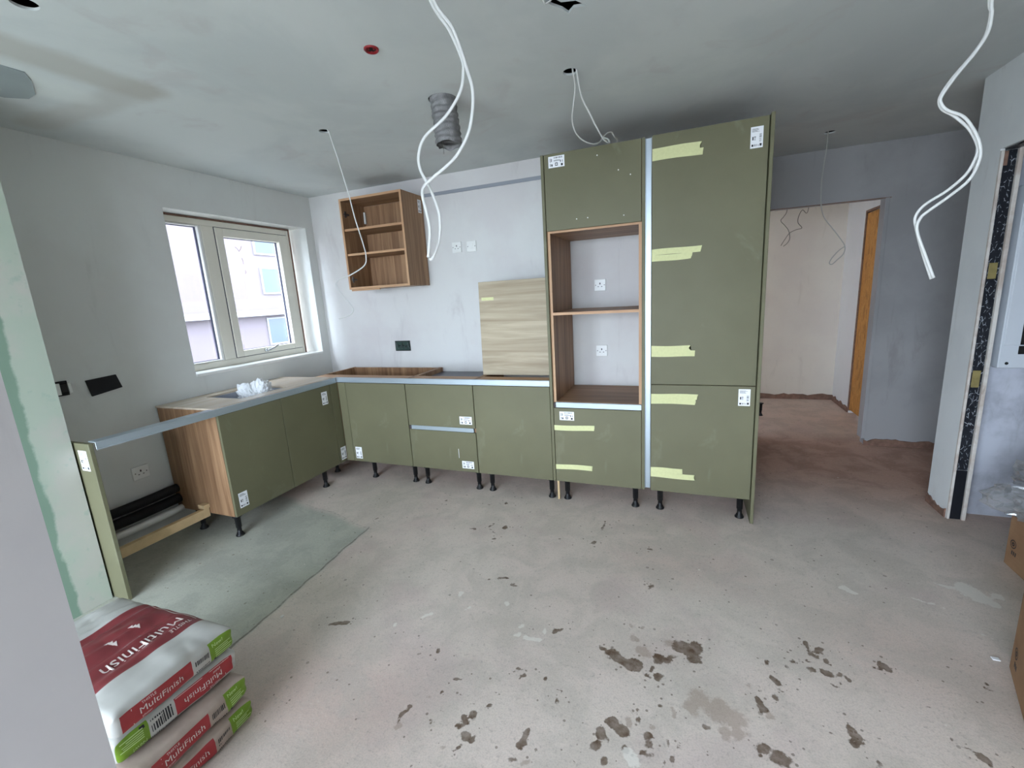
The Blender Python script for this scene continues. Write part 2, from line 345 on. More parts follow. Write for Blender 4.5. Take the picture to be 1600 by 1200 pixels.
# floor marks: ax, ay, bx, by, radius, kind (0 damp, 1 faint, 2 plaster)
STAINS = [
 (3.085,-1.892,3.174,-1.931,0.027,0),(3.030,-1.878,3.109,-1.900,0.012,0),(3.179,-1.922,3.179,-1.922,0.022,0),(3.206,-1.847,3.206,-1.847,0.032,1),(3.273,-1.864,3.273,-1.864,0.028,0),(3.316,-1.865,3.316,-1.865,0.022,0),
 (3.369,-1.788,3.369,-1.788,0.048,0),(3.401,-1.824,3.401,-1.824,0.035,0),(3.413,-1.767,3.413,-1.767,0.032,0),(3.320,-1.773,3.320,-1.773,0.028,1),(3.171,-1.778,3.171,-1.778,0.024,1),(3.189,-1.712,3.189,-1.712,0.015,1),
 (3.141,-1.718,3.141,-1.718,0.012,1),(3.244,-1.916,3.244,-1.916,0.015,0),(3.277,-1.950,3.277,-1.950,0.019,0),(3.230,-1.949,3.230,-1.949,0.010,0),(3.416,-2.017,3.416,-2.017,0.045,1),(3.471,-2.034,3.471,-2.034,0.051,1),
 (3.523,-2.051,3.523,-2.051,0.043,1),(3.536,-2.100,3.536,-2.100,0.029,1),(3.492,-2.114,3.492,-2.114,0.028,1),(3.387,-2.056,3.387,-2.056,0.028,1),(3.620,-1.946,3.636,-1.987,0.017,0),(3.644,-1.990,3.652,-2.020,0.009,1),
 (3.685,-1.925,3.685,-1.925,0.014,0),(3.702,-1.881,3.702,-1.881,0.010,0),(3.693,-1.843,3.693,-1.843,0.011,0),(3.636,-1.893,3.636,-1.893,0.006,0),(3.594,-1.896,3.594,-1.896,0.010,1),(3.768,-1.677,3.768,-1.677,0.011,0),
 (3.830,-1.615,3.850,-1.657,0.011,0),(3.878,-1.631,3.878,-1.631,0.013,0),(3.679,-1.751,3.679,-1.751,0.013,0),(3.753,-1.728,3.753,-1.728,0.011,0),(3.789,-1.717,3.789,-1.717,0.006,0),(3.826,-1.705,3.826,-1.705,0.010,0),
 (3.800,-1.684,3.800,-1.684,0.005,0),(3.821,-1.755,3.821,-1.755,0.017,0),(3.891,-1.673,3.891,-1.673,0.019,0),(3.903,-1.695,3.903,-1.695,0.010,0),(3.878,-1.754,3.878,-1.754,0.016,0),(3.913,-1.740,3.913,-1.740,0.010,0),
 (3.936,-1.742,3.950,-1.754,0.010,0),(3.908,-1.774,3.908,-1.774,0.009,0),(3.884,-1.797,3.884,-1.797,0.008,0),(3.754,-1.772,3.754,-1.772,0.006,0),(4.073,-1.635,4.073,-1.635,0.017,0),(4.095,-1.649,4.095,-1.649,0.020,0),
 (4.058,-1.667,4.058,-1.667,0.010,0),(3.880,-1.967,3.898,-2.012,0.018,0),(3.875,-2.038,3.875,-2.038,0.017,0),(3.896,-2.017,3.915,-2.023,0.003,0),(3.613,-2.138,3.613,-2.138,0.022,0),(3.656,-2.161,3.656,-2.161,0.030,0),
 (3.607,-2.177,3.607,-2.177,0.007,0),(3.915,-2.084,3.915,-2.084,0.012,0),(4.178,-1.927,4.245,-1.967,0.004,0),(4.236,-1.965,4.236,-1.965,0.015,0),(3.125,-2.201,3.125,-2.201,0.021,0),(3.161,-2.217,3.161,-2.217,0.027,0),
 (3.092,-2.260,3.092,-2.260,0.024,0),(3.126,-2.269,3.126,-2.269,0.013,0),(3.085,-2.302,3.085,-2.302,0.019,0),(3.176,-2.180,3.176,-2.180,0.017,1),(3.203,-2.115,3.203,-2.115,0.010,0),(3.212,-2.157,3.212,-2.157,0.008,0),
 (3.253,-2.207,3.253,-2.207,0.021,0),(3.251,-2.243,3.251,-2.243,0.013,0),(3.269,-2.171,3.269,-2.171,0.014,1),(3.235,-2.272,3.235,-2.272,0.008,0),(3.254,-2.280,3.254,-2.280,0.009,0),(3.197,-2.285,3.197,-2.285,0.014,0),
 (3.321,-2.256,3.321,-2.256,0.012,0),(3.311,-2.208,3.311,-2.208,0.007,0),(3.342,-2.218,3.342,-2.218,0.009,0),(3.297,-2.284,3.297,-2.284,0.008,0),(3.273,-2.078,3.273,-2.078,0.011,0),(3.323,-2.082,3.333,-2.118,0.010,1),
 (3.122,-2.332,3.122,-2.332,0.012,0),(3.053,-2.327,3.053,-2.327,0.006,0),(3.427,-2.109,3.435,-2.127,0.009,0),(3.212,-2.303,3.212,-2.303,0.022,2),(4.519,-1.012,4.604,-1.008,0.009,2),(4.616,-1.026,4.616,-1.026,0.041,2),
 (4.641,-1.079,4.641,-1.079,0.033,2),(4.671,-1.119,4.671,-1.119,0.018,2),(4.709,-1.039,4.709,-1.039,0.019,2),(4.680,-0.943,4.680,-0.943,0.010,2),(4.502,-1.328,4.547,-1.355,0.005,2),(4.351,-1.171,4.433,-1.171,0.006,2),
 (4.081,-1.172,4.132,-1.189,0.015,2),(4.394,-1.633,4.394,-1.633,0.010,0),(4.388,-1.653,4.388,-1.653,0.008,0),(3.182,-1.070,3.182,-1.070,0.016,0),(3.209,-1.417,3.209,-1.417,0.015,0),(2.865,-1.087,2.865,-1.087,0.015,0),
 (2.885,-0.932,2.897,-0.821,0.005,0),(3.965,-1.975,3.965,-1.975,0.007,0),(3.822,-2.007,3.822,-2.007,0.007,0),(4.164,-1.806,4.164,-1.806,0.006,0),(4.322,-1.805,4.322,-1.805,0.005,0),(4.343,-1.798,4.343,-1.798,0.005,0),
 (4.219,-1.882,4.219,-1.882,0.005,0),(1.781,-2.114,1.847,-2.091,0.015,0),(2.433,-1.567,2.464,-1.558,0.010,0),(2.380,-1.582,2.380,-1.582,0.009,0),(2.530,-1.605,2.553,-1.594,0.010,0),(2.831,-1.834,2.831,-1.834,0.013,0),
 (2.373,-2.111,2.373,-2.111,0.012,0),(2.505,-2.199,2.525,-2.196,0.011,0),(2.732,-2.077,2.732,-2.077,0.011,0),(2.753,-2.113,2.753,-2.113,0.012,0),(2.754,-2.130,2.754,-2.130,0.010,0),(2.845,-2.087,2.845,-2.087,0.010,0),
 (2.491,-2.268,2.491,-2.268,0.009,0),(2.451,-2.318,2.451,-2.318,0.009,1),(2.392,-2.412,2.401,-2.379,0.009,0),(2.406,-2.432,2.406,-2.432,0.016,1),(2.500,-2.406,2.500,-2.406,0.012,0),(2.535,-2.359,2.535,-2.359,0.006,0),
 (2.599,-2.292,2.599,-2.292,0.008,0),(2.629,-2.285,2.629,-2.285,0.007,0),(2.680,-2.272,2.680,-2.272,0.012,0),(2.656,-2.331,2.656,-2.331,0.015,0),(2.629,-2.355,2.629,-2.355,0.014,0),(2.621,-2.376,2.621,-2.376,0.014,0),
 (2.651,-2.403,2.651,-2.403,0.019,0),(2.677,-2.403,2.677,-2.403,0.010,0),(2.842,-2.371,2.860,-2.335,0.014,0),(2.913,-2.187,2.913,-2.187,0.011,0),(2.916,-2.131,2.916,-2.131,0.006,0),(2.841,-2.421,2.841,-2.421,0.009,0),
 (2.878,-2.425,2.878,-2.425,0.014,1),(2.756,-2.429,2.756,-2.429,0.006,0),(2.660,-2.443,2.660,-2.443,0.007,0),(2.597,-2.455,2.597,-2.455,0.012,1),(2.413,-2.478,2.427,-2.473,0.004,0),(2.654,-2.475,2.654,-2.475,0.005,0),
 (2.648,-2.464,2.648,-2.464,0.004,0),(2.290,-1.740,2.290,-1.740,0.011,2),(2.189,-1.933,2.216,-1.906,0.009,2),(2.095,-2.016,2.095,-2.016,0.009,2),(2.552,-1.746,2.552,-1.746,0.011,2),(2.672,-1.856,2.672,-1.856,0.012,2),
 (2.769,-1.853,2.769,-1.853,0.009,2),(2.669,-1.911,2.669,-1.911,0.011,2),(2.705,-1.917,2.768,-1.920,0.010,2),(2.363,-1.829,2.363,-1.829,0.007,2),(2.378,-1.807,2.378,-1.807,0.007,2),(2.277,-1.070,2.277,-1.070,0.019,0),
 (2.252,-1.211,2.252,-1.211,0.011,0),(2.075,-1.140,2.075,-1.140,0.010,0),(2.131,-1.147,2.131,-1.147,0.008,0),(1.702,-0.823,1.702,-0.823,0.015,0),(2.044,-0.792,2.066,-0.778,0.007,0),(2.147,-0.742,2.147,-0.742,0.011,0),
 (2.219,-0.759,2.219,-0.759,0.007,0),(1.341,-1.194,1.341,-1.194,0.012,0),(1.742,-1.236,1.742,-1.236,0.008,0),(2.651,-1.110,2.651,-1.110,0.010,0),(2.862,-1.091,2.862,-1.091,0.014,0),(2.395,-1.247,2.395,-1.247,0.007,0),
 (2.261,-1.524,2.261,-1.524,0.008,0),(2.113,-1.575,2.113,-1.575,0.008,1),(1.045,-1.793,1.045,-1.793,0.008,0),(2.163,-1.053,2.183,-1.111,0.005,0),(2.183,-1.111,2.224,-1.146,0.005,0),
]
# ------------------------------------------------------------------ floor
def lines(a, b, s): return list(np.arange(a, b, s))
gx = np.array(lines(-.3, .4, .05) + lines(.4, 1.3, .02) + lines(1.3, 4.5, .009) + lines(4.5, 5.2, .02) + lines(5.2, 6.75, .1))
gy = np.array(lines(-6.3, -3.2, .1) + lines(-3.2, -2.75, .02) + lines(-2.75, -.9, .009) + lines(-.9, 0, .02) + lines(0, 2.95, .05))
GX, GY = np.meshgrid(gx, gy); nx, ny = len(gx), len(gy)
marks = np.zeros((ny, nx, 3)); splash = np.zeros((ny, nx))
_r = np.random.RandomState(4); _tab = _r.rand(64, 64)
def vnoise(x, y):
    xi, yi = np.floor(x).astype(int), np.floor(y).astype(int); fx, fy = x - xi, y - yi; fx = fx * fx * (3 - 2 * fx); fy = fy * fy * (3 - 2 * fy)
    T_ = lambda i, j: _tab[i % 64, j % 64]
    return (T_(xi, yi) * (1 - fx) + T_(xi + 1, yi) * fx) * (1 - fy) + (T_(xi, yi + 1) * (1 - fx) + T_(xi + 1, yi + 1) * fx) * fy - .5
WX = GX + .030 * vnoise(GX * 22, GY * 22) + .014 * vnoise(GX * 55, GY * 55); WYY = GY + .030 * vnoise(GX * 22 + 9, GY * 22 + 5) + .014 * vnoise(GX * 55 + 3, GY * 55)
for (ax, ay, bx, by, r, ty) in STAINS:
    pad = r + .11
    ix = np.where((gx > min(ax, bx) - pad) & (gx < max(ax, bx) + pad))[0]; iy = np.where((gy > min(ay, by) - pad) & (gy < max(ay, by) + pad))[0]
    if len(ix) == 0 or len(iy) == 0: continue
    sx, sy = slice(ix[0], ix[-1] + 1), slice(iy[0], iy[-1] + 1)
    px, py = WX[sy, sx] - ax, WYY[sy, sx] - ay; dx, dy = bx - ax, by - ay; L2 = dx * dx + dy * dy
    h = np.clip((px * dx + py * dy) / L2, 0, 1) if L2 > 1e-9 else 0
    d = np.hypot(px - h * dx, py - h * dy); s = max(.016, r * .9)
    rr = r * (1.25 if ty == 2 else 1.0)
    marks[sy, sx, ty] = np.maximum(marks[sy, sx, ty], np.clip(.5 + (rr - d) / s * .5, 0, 1))
    if ty == 0 and r > .010: splash[sy, sx] = np.maximum(splash[sy, sx], np.clip(1 - (d - r) / .075, 0, 1))
def sm(a, b, x): t = np.clip((x - a) / (b - a), 0, 1); return t * t * (3 - 2 * t)
edge_x = 1.372 - .078 * (GY + 1.35) + .003 * np.sin(GY * 17) + .003 * np.sin(GY * 41)
old = (1 - sm(-.02, .03, GX - edge_x)) * (1 - sm(-.06, .02, GY + 1.31 - .24 * (1.38 - GX) + .012 * np.sin(GX * 11)))
hall = sm(-.75, .45, GY - .10 * np.sin(GX * 2)) * sm(3.5, 4.0, GX) * (1 - .55 * sm(1.0, 1.5, GY))  # hall tint thinned in the far room, putting its brightness into the colour
pink = np.clip(1.2 - np.hypot((GX - 2.05) / .5, (GY + 2.45) / .35), 0, 1) + .7 * np.clip(1 - np.hypot((GX - 4.1) / .5, (GY + 1.5) / .4), 0, 1) + .6 * np.clip(1 - np.hypot((GX - 3.4) / .6, (GY + 1.2) / .3), 0, 1)
zones = np.stack([old, hall, np.clip(pink, 0, 1)], -1)
ce = np.abs(GX - edge_x) + np.where((GY > -1.30) | (GY < -2.9), 9, 0)
ce2 = np.abs(GY + 1.31 - .24 * (1.38 - GX) + .012 * np.sin(GX * 11)) * 2.2 + np.where((GX > 1.40) | (GX < .5), 9, 0)
crack = np.clip(1 - np.minimum(ce, ce2) / .02, 0, 1)
dz = -.0005 * (1 - sm(-.02, .0, GX - edge_x)) * (GY < -1.31)
co = np.stack([GX, GY, dz], -1).reshape(-1, 3)
idx = np.arange(nx * ny).reshape(ny, nx)
fa = np.stack([idx[:-1, :-1], idx[:-1, 1:], idx[1:, 1:], idx[1:, :-1]], -1).reshape(-1, 4)
me = bpy.data.meshes.new('floor'); me.vertices.add(len(co)); me.vertices.foreach_set('co', co.ravel())
me.loops.add(fa.size); me.loops.foreach_set('vertex_index', fa.ravel().astype(np.int32))
me.polygons.add(len(fa)); me.polygons.foreach_set('loop_start', np.arange(0, fa.size, 4, dtype=np.int32)); me.polygons.foreach_set('loop_total', np.full(len(fa), 4, np.int32))
me.update(calc_edges=True)
def cattr(nm, arr):
    a = me.attributes.new(nm, 'FLOAT_COLOR', 'POINT'); a.data.foreach_set('color', np.concatenate([arr.reshape(-1, 3), np.ones((nx * ny, 1))], 1).astype(np.float32).ravel())
cattr('marks', marks); cattr('zones', zones)
a = me.attributes.new('splash', 'FLOAT', 'POINT'); a.data.foreach_set('value', splash.ravel().astype(np.float32))
a = me.attributes.new('crack', 'FLOAT', 'POINT'); a.data.foreach_set('value', crack.ravel().astype(np.float32))
floor = struct(link('floor', me, 'screed'))
# ------------------------------------------------------------------ walls
def wall(name, boxes, mat):
    bm = bmesh.new()
    for q in boxes: bb(bm, *q)
    return struct(fin(name, bm, mat))
WY0, WY1, WZ0, WZ1 = -1.345, -.095, 1.045, 2.216
wall('wall_left', [(-.3, 0, -6.2, WY0, 0, H), (-.3, 0, WY1, 0, 0, H), (-.3, 0, WY0, WY1, 0, WZ0), (-.3, 0, WY0, WY1, WZ1, H)], 'wall_window_side')
wall('wall_back', [(-.3, 3.775, 0, .1, 0, H)], 'wall_white')
wall('wall_hall_light_block', [(3.675, 3.775, .1, 1.1, 0, H)], 'wall_cream')  # unseen wall added to block light beside the hall
wall('wall_hall', [(3.675, 3.97, 1.1, 1.2, 0, H), (3.97, 4.862, 1.1, 1.2, 2.08, H), (4.862, 6.7, 1.1, 1.2, 0, H)], 'wall_grey_skim')
wall('wall_far', [(2.9, 5.2, 2.8, 2.9, 0, H)], 'wall_cream')
wall('wall_far_left', [(2.9, 3.0, 1.2, 1.4, 0, H), (2.9, 3.0, 2.5, 2.8, 0, H), (2.9, 3.0, 1.4, 2.5, 0, .05), (2.9, 3.0, 1.4, 2.5, 2.35, H)], 'wall_cream')
wall('wall_far_front', [(2.9, 3.675, 1.1, 1.2, 0, H)], 'wall_cream')
wall('wall_far_right', [(5.06, 5.16, 1.2, 1.30, 0, H), (5.06, 5.16, 2.20, 2.8, 0, H), (5.06, 5.16, 1.30, 2.20, 2.105, H)], 'plain_white')
wall('wall_right', [(4.86, 4.945, -.25, -.02, 0, H), (4.86, 4.945, -1.25, -.25, 2.085, H), (4.86, 4.945, -6.2, -1.25, 0, H)], 'wall_nib')
wall('wall_alcove_back', [(4.945, 6.0, -.16, -.02, 0, H)], 'wall_lilac')
wall('wall_alcove_side', [(6.0, 6.1, -1.4, -.02, 0, H), (4.945, 6.0, -1.4, -1.3, 0, H)], 'wall_lilac')
wall('wall_hall_right', [(6.6, 6.7, -.02, 1.1, 0, H), (6.1, 6.6, -.12, -.02, 0, H)], 'wall_grey_skim')
wall('wall_rear', [(-.3, .15, -6.3, -6.2, 0, H), (3.55, 4.945, -6.3, -6.2, 0, H), (.15, 3.55, -6.3, -6.2, 2.38, H)], 'plain_white')
wall('wall_pier', [(0, .46, -2.80, -2.312, 0, H)], 'pier_board')
wall('wall_near', [(1.98, 2.08, -3.95, -3.05, 0, H)], 'wall_near')
wall('ceiling_deck', [(-.3, 6.7, -6.3, 2.9, H + .17, H + .3), (-.35, -.3, -6.35, 2.95, H, H + .3), (6.7, 6.75, -6.35, 2.95, H, H + .3), (-.3, 6.7, -6.35, -6.3, H, H + .3), (-.3, 6.7, 2.9, 2.95, H, H + .3)], 'void_dark')  # dark slab over the holes, edge strips added to keep sky light out
# ceiling with cut-outs for lights, duct and a torn opening
bm = bmesh.new(); bb(bm, -.3, 6.7, -6.3, 2.9, H, H + .009); ceil = struct(fin('ceiling', bm, 'ceiling_skim'))
bm = bmesh.new()
HOLES = [(2.82, -1.20, .034), (1.337, -1.20, .031), (4.298, .585, .037), (1.335, -2.50, .036), (2.635, -2.225, .032), (4.10, -1.70, .034), (2.155, -1.235, .074), (2.135, -1.78, .030)]
for x, y, r in HOLES: cyl(bm, (x, y, H - .05), (0, 0, 1), r, .15, 28)
tor = [(2.86, -1.75), (2.885, -1.765), (2.91, -1.715), (2.96, -1.70), (2.99, -1.655), (2.945, -1.665), (2.92, -1.64), (2.905, -1.675), (2.875, -1.715)]
lo = [bm.verts.new((x, y, H - .05)) for x, y in tor]; hi = [bm.verts.new((x, y, H + .1)) for x, y in tor]
for i in range(len(tor)): bm.faces.new((lo[i], lo[(i + 1) % len(tor)], hi[(i + 1) % len(tor)], hi[i]))
bm.faces.new(lo[::-1]); bm.faces.new(hi)
cut = fin('ceiling_cutter', bm, 'void_dark')
md = ceil.modifiers.new('b', 'BOOLEAN'); md.object = cut; md.operation = 'DIFFERENCE'; md.solver = 'EXACT'
bpy.context.view_layer.update()
nm = bpy.data.meshes.new_from_object(ceil.evaluated_get(bpy.context.evaluated_depsgraph_get()))
ceil.modifiers.clear(); ceil.data = nm
bpy.data.objects.remove(cut)
# repaired patch of filler on the ceiling
bm = bmesh.new()
pt = [(.45, -2.40), (.79, -2.40), (.80, -2.29), (.74, -2.245), (.60, -2.175), (.52, -2.165), (.45, -2.22)]
lo = [bm.verts.new((x, y, H - .004)) for x, y in pt]; hi = [bm.verts.new((x, y, H + .001)) for x, y in pt]
for i in range(len(pt)): bm.faces.new((lo[i], lo[(i + 1) % len(pt)], hi[(i + 1) % len(pt)], hi[i]))
bm.faces.new(lo); bm.faces.new(hi)
fin('filler_patch', bm, 'ceiling_patch', ceil)
# raw wall feet and edges
def ragged(name, x0, x1, y0, y1, h, axis):
    bm = bmesh.new(); n = 40; f = []
    for i in range(n + 1):
        t = i / n; hh = h * (.85 + .4 * noise.noise(Vector((t * (x1 - x0 + y1 - y0) * 14, x0 * 3, y0 * 5))) + .25 * noise.noise(Vector((t * (x1 - x0 + y1 - y0) * 40, y0 * 3, 2)))) 
        if axis == 'x': x = x0 + (x1 - x0) * t; q = [(x, y0, 0), (x, y0, hh), (x, y1, hh), (x, y1, 0)]
        else: y = y0 + (y1 - y0) * t; q = [(x0, y, 0), (x0, y, hh), (x1, y, hh), (x1, y, 0)]
        f.append([bm.verts.new(p) for p in q])
    for a, b in zip(f, f[1:]):
        for j in range(4): bm.faces.new((a[j], a[(j + 1) % 4], b[(j + 1) % 4], b[j]))
    bm.faces.new(f[0]); bm.faces.new(f[-1][::-1])
    return struct(fin(name, bm, 'brown_edge'))
ragged('baseboard_hall', 4.855, 6.0, 1.088, 1.1, .055, 'x'); ragged('baseboard_far', 3.0, 5.06, 2.79, 2.8, .075, 'x')
ragged('baseboard_far_right', 5.05, 5.06, 2.22, 2.79, .06, 'y'); ragged('baseboard_right', 4.852, 4.86, -.245, -.02, .055, 'y')
# opening trims: lighter plaster bead of the hall opening, dark head line
struct(box('trim_1', 4.835, 4.862, 1.094, 1.2, .06, 2.08, 'wall_grey_skim'))
struct(box('trim_2', 3.97, 4.872, 1.094, 1.10, 2.075, 2.081, 'brown_edge'))
struct(box('trim_3', 5.045, 5.075, 2.18, 2.205, .03, 2.11, 'brown_edge'))
struct(box('trim_4', 5.045, 5.075, 1.30, 2.205, 2.095, 2.115, 'brown_edge'))
# membrane and steel in the jamb of the right doorway
jr = struct(bpy.data.objects.new('door_1', None)); COL.objects.link(jr); jr.location = (4.9, -.25, 0)
box('membrane_strip', 4.874, 4.926, -.257, -.251, .315, 2.075, 'black_membrane', jr)
box('steel_channel', 4.874, 4.926, -.259, -.251, .0, .313, 'steel_dark', jr)
box('plasterboard_edge', 4.928, 4.946, -.268, -.251, .0, 2.08, 'edge_dirty', jr)
box('plasterboard_edge', 4.8595, 4.872, -.266, -.251, .0, 2.075, 'edge_dirty', jr)
box('head_membrane', 4.874, 4.926, -1.25, -.258, 2.076, 2.084, 'black_membrane', jr)
box('torn_corner', 4.868, 4.890, -.263, -.2575, 2.0, 2.07, 'brown_edge', jr)
for z0, z1 in ((1.425, 1.51), (.82, .918)): box('tape_patch', 4.880, 4.916, -.2605, -.2575, z0, z1, 'tape_ochre', jr)
# ------------------------------------------------------------------ window over the sink
W1 = sroot('window_1', (-.15, -.72, 1.05))
def framebm(x0, x1, y0, y1, z0, z1, wl, wr, wb, wt):
    bm = bmesh.new()
    bb(bm, x0, x1, y0, y0 + wl, z0, z1, .003); bb(bm, x0, x1, y1 - wr, y1, z0, z1, .003)
    bb(bm, x0, x1, y0 + wl, y1 - wr, z0, z0 + wb, .003); bb(bm, x0, x1, y0 + wl, y1 - wr, z1 - wt, z1, .003); return bm
bm = framebm(-.23, -.15, -1.345, -.165, 1.05, 2.20, .05, .028, .055, .045); bb(bm, -.23, -.15, -.995, -.895, 1.105, 2.155, .003)
fin('frame', bm, 'window_paint', W1)
fin('sash', framebm(-.215, -.140, -.889, -.197, 1.109, 2.151, .062, .092, .05, .066), 'window_paint', W1)
fin('rubber_seal', framebm(-.175, -.1495, -.894, -.192, 1.104, 2.156, .005, .005, .005, .005), 'rubber_seal', W1)
fin('glazing_bead', framebm(-.19, -.152, -1.295, -.997, 1.105, 2.153, .012, .022, .010, .010), 'white_plastic', W1)
fin('gasket', framebm(-.20, -.178, -1.285, -1.017, 1.115, 2.143, .006, .008, .004, .004), 'rubber_seal', W1)
fin('gasket', framebm(-.20, -.178, -.83, -.285, 1.158, 2.086, .004, .008, .004, .005), 'rubber_seal', W1)
box('pane', -.199, -.195, -1.285, -1.017, 1.115, 2.143, 'pane_glass', W1, 0); box('pane', -.199, -.195, -.83, -.285, 1.158, 2.086, 'pane_glass', W1, 0)
bm = bmesh.new(); cyl(bm, (-.14, -.615, 1.134), (1, 0, 0), .014, .018, 16); tube(bm, [(-.118, -.615, 1.134), (-.11, -.60, 1.137), (-.108, -.55, 1.150), (-.108, -.505, 1.168)], .008, .006)
fin('handle', bm, 'chrome', W1, True)
fin('foam_gap', framebm(-.17, -.146, -1.345, -.150, 1.046, 2.214, .0, .012, .004, .012), 'brown_edge', W1)
for (y0, z0, y1, z1) in ((-.70, 2.02, -.67, 1.985), (-.67, 1.985, -.64, 2.03), (-.655, 1.93, -.65, 1.88), (-.64, 1.83, -.645, 1.80), (-.33, 1.22, -.31, 1.165)):
    bm = bmesh.new(); tube(bm, [(-.192, y0, z0), (-.191, (y0 + y1) / 2 + .004, (z0 + z1) / 2), (-.192, y1, z1)], .0025, .0012, 6, 3); fin('tape_residue', bm, 'brown_edge', W1)
box('sill', -.15, .004, -1.342, -.097, 1.030, 1.052, 'white_plastic', W1, .003)
# glazed doors behind the camera
W2 = sroot('window_2', (2.3, -6.25, 0))
bm = bmesh.new()
for x in (.15, 1.27, 2.38, 3.48): bb(bm, x, x + .07, -6.28, -6.22, 0, 2.38, .003)
bb(bm, .15, 3.55, -6.28, -6.22, 0, .07); bb(bm, .15, 3.55, -6.28, -6.22, 2.31, 2.38); fin('frame', bm, 'window_paint', W2)
for x in (.22, 1.34, 2.45): box('pane', x, x + 1.03, -6.254, -6.248, .07, 2.31, 'pane_glass', W2, 0)
# unseen window and portal, added to brighten the far room
W3 = sroot('window_3_added', (2.95, 1.95, .4)); fin('frame', framebm(2.92, 2.98, 1.4, 2.5, .05, 2.35, .05, .05, .05, .05), 'window_paint', W3); box('pane', 2.948, 2.952, 1.45, 2.45, .10, 2.30, 'pane_glass', W3, 0)
area('added_window_portal', (2.85, 1.95, 1.2), 1.1, 2.3, (1, 0, 0), portal=True)
# osb sheet closing the far doorway
d2 = sroot('door_2', (5.06, 1.75, 0))
bm = bmesh.new(); bb(bm, 5.056, 5.070, 1.31, 2.185, .045, 2.085); o = fin('osb_sheet', bm, 'osb', d2)
bm = bmesh.new(); cyl(bm, (5.0555, 1.82, 1.18), (1, 0, 0), .034, .004, 20)
for v in bm.verts: v.co.z = 1.18 + (v.co.z - 1.18) * 1.5
fin('finger_hole', bm, 'void_dark', d2)
wall('wall_far_beyond', [(5.5, 5.6, 1.2, 2.9, 0, H)], 'void_dark')
# ------------------------------------------------------------------ outside
ab = thing('apartment_building', 'pale rendered block with blue windows seen through the kitchen window', 'building', (-9.3, 6, -3))
box('facade', -9.6, -9.0, -18, 26, -3, 15.5, 'ext_render', ab, 0)  # unseen height and length shaped to block sky light at the window
for y0, y1, z0, z1 in ((6.95, 7.8, 1.95, 2.78), (6.9, 7.75, .35, 1.22), (6.85, 7.7, 3.15, 3.7), (4.0, 4.18, .2, 3.4), (8.6, 9.4, 1.95, 2.78), (2.4, 3.2, 1.95, 2.78)):
    f = fin('window', framebm(-9.0, -8.96, y0, y1, z0, z1, .05, .05, .05, .05), 'ext_slab', ab); box('pane', -8.99, -8.98, y0 + .05, y1 - .05, z0 + .05, z1 - .05, 'ext_window', f, 0)
box('balcony_slab', -9.0, -8.7, -18, 26, 1.30, 1.47, 'ext_slab', ab, 0)
g = struct(box('ground_outside', -40, 40, -40, 40, -3.2, -3.0, 'ext_ground', None, 0))
# ------------------------------------------------------------------ kitchen run
ZB, ZD, ZC, ZT = .15, .845, .880, 2.337     # door bottom, base door top, carcass top, tower top
YF, XF = -.600, .600                        # door faces of the back run and of the sink run
T = .018
def leg_mesh():
    bm = bmesh.new()
    lathe(bm, [(.030, .146), (.030, .138), (.019, .132), (.018, .060), (.0145, .058), (.0145, .026), (.020, .022), (.021, .012), (.027, .008), (.027, .0)][::-1], n=16)
    me = bpy.data.meshes.new('leg'); bm.normal_update(); bm.to_mesh(me); bm.free(); me.materials.append(MATS['black_plastic'])
    for p in me.polygons: p.use_smooth = True
    return me
LEG = leg_mesh()
def leg(parent, x, y):
    o = link('leg', LEG, None, parent); o.location = Vector((x, y, 0)) - worigin(parent); return o
def sticker(parent, p, wd, ht, facing, style):
    """white delivery label: p is its lower left corner seen from the front"""
    bm = bmesh.new(); e = .0009
    def rect(u0, u1, v0, v1, k, mi):
        if facing == '-y': bb(bm, p[0] + u0, p[0] + u1, p[1] - k, p[1], p[2] + v0, p[2] + v1, 0, mi)
        else: bb(bm, p[0], p[0] + k, p[1] + u0, p[1] + u1, p[2] + v0, p[2] + v1, 0, mi)
    rect(0, wd, 0, ht, e, 0)
    R = random.Random(style * 7 + int(p[2] * 100)); k = e * 1.5
    def R_(u0, u1, v0, v1): rect(u0 * wd, u1 * wd, v0 * ht, v1 * ht, k, 1)
    if ht > wd:   # portrait label
        for i in range(5): R_(.10, R.uniform(.5, .85), .90 - i * .035, .912 - i * .035)
        for i in range(9): R_(.70, .88, .28 + i * .042, .28 + i * .042 + R.choice((.012, .024)))      # barcode on its side
        for a, b_, c, d in ((.14, .24, .38, .54), (.28, .42, .38, .40), (.28, .42, .44, .46), (.28, .42, .50, .54), (.10, .26, .08, .18), (.34, .40, .08, .18), (.48, .52, .08, .18), (.62, .66, .08, .16), (.74, .90, .08, .20)): R_(a, b_, c, d)
    else:
        for i in range(10): R_(.34 + i * .055, .34 + i * .055 + R.choice((.018, .03)), .78, .92)
        for i in range(3): R_(.34, R.uniform(.6, .8), .64 - i * .05, .66 - i * .05)
        for a, b_, c, d in ((.10, .14, .12, .36), (.18, .26, .12, .32), (.10, .13, .48, .84), (.18, .22, .52, .80), (.42, .58, .14, .20), (.42, .46, .14, .42), (.54, .58, .14, .42), (.42, .58, .36, .42), (.78, .90, .10, .30), (.74, .78, .40, .60), (.86, .89, .40, .60)): R_(a, b_, c, d)
    return fin('label_sticker', bm, None, parent, mats=['sticker_white', 'print_black'])
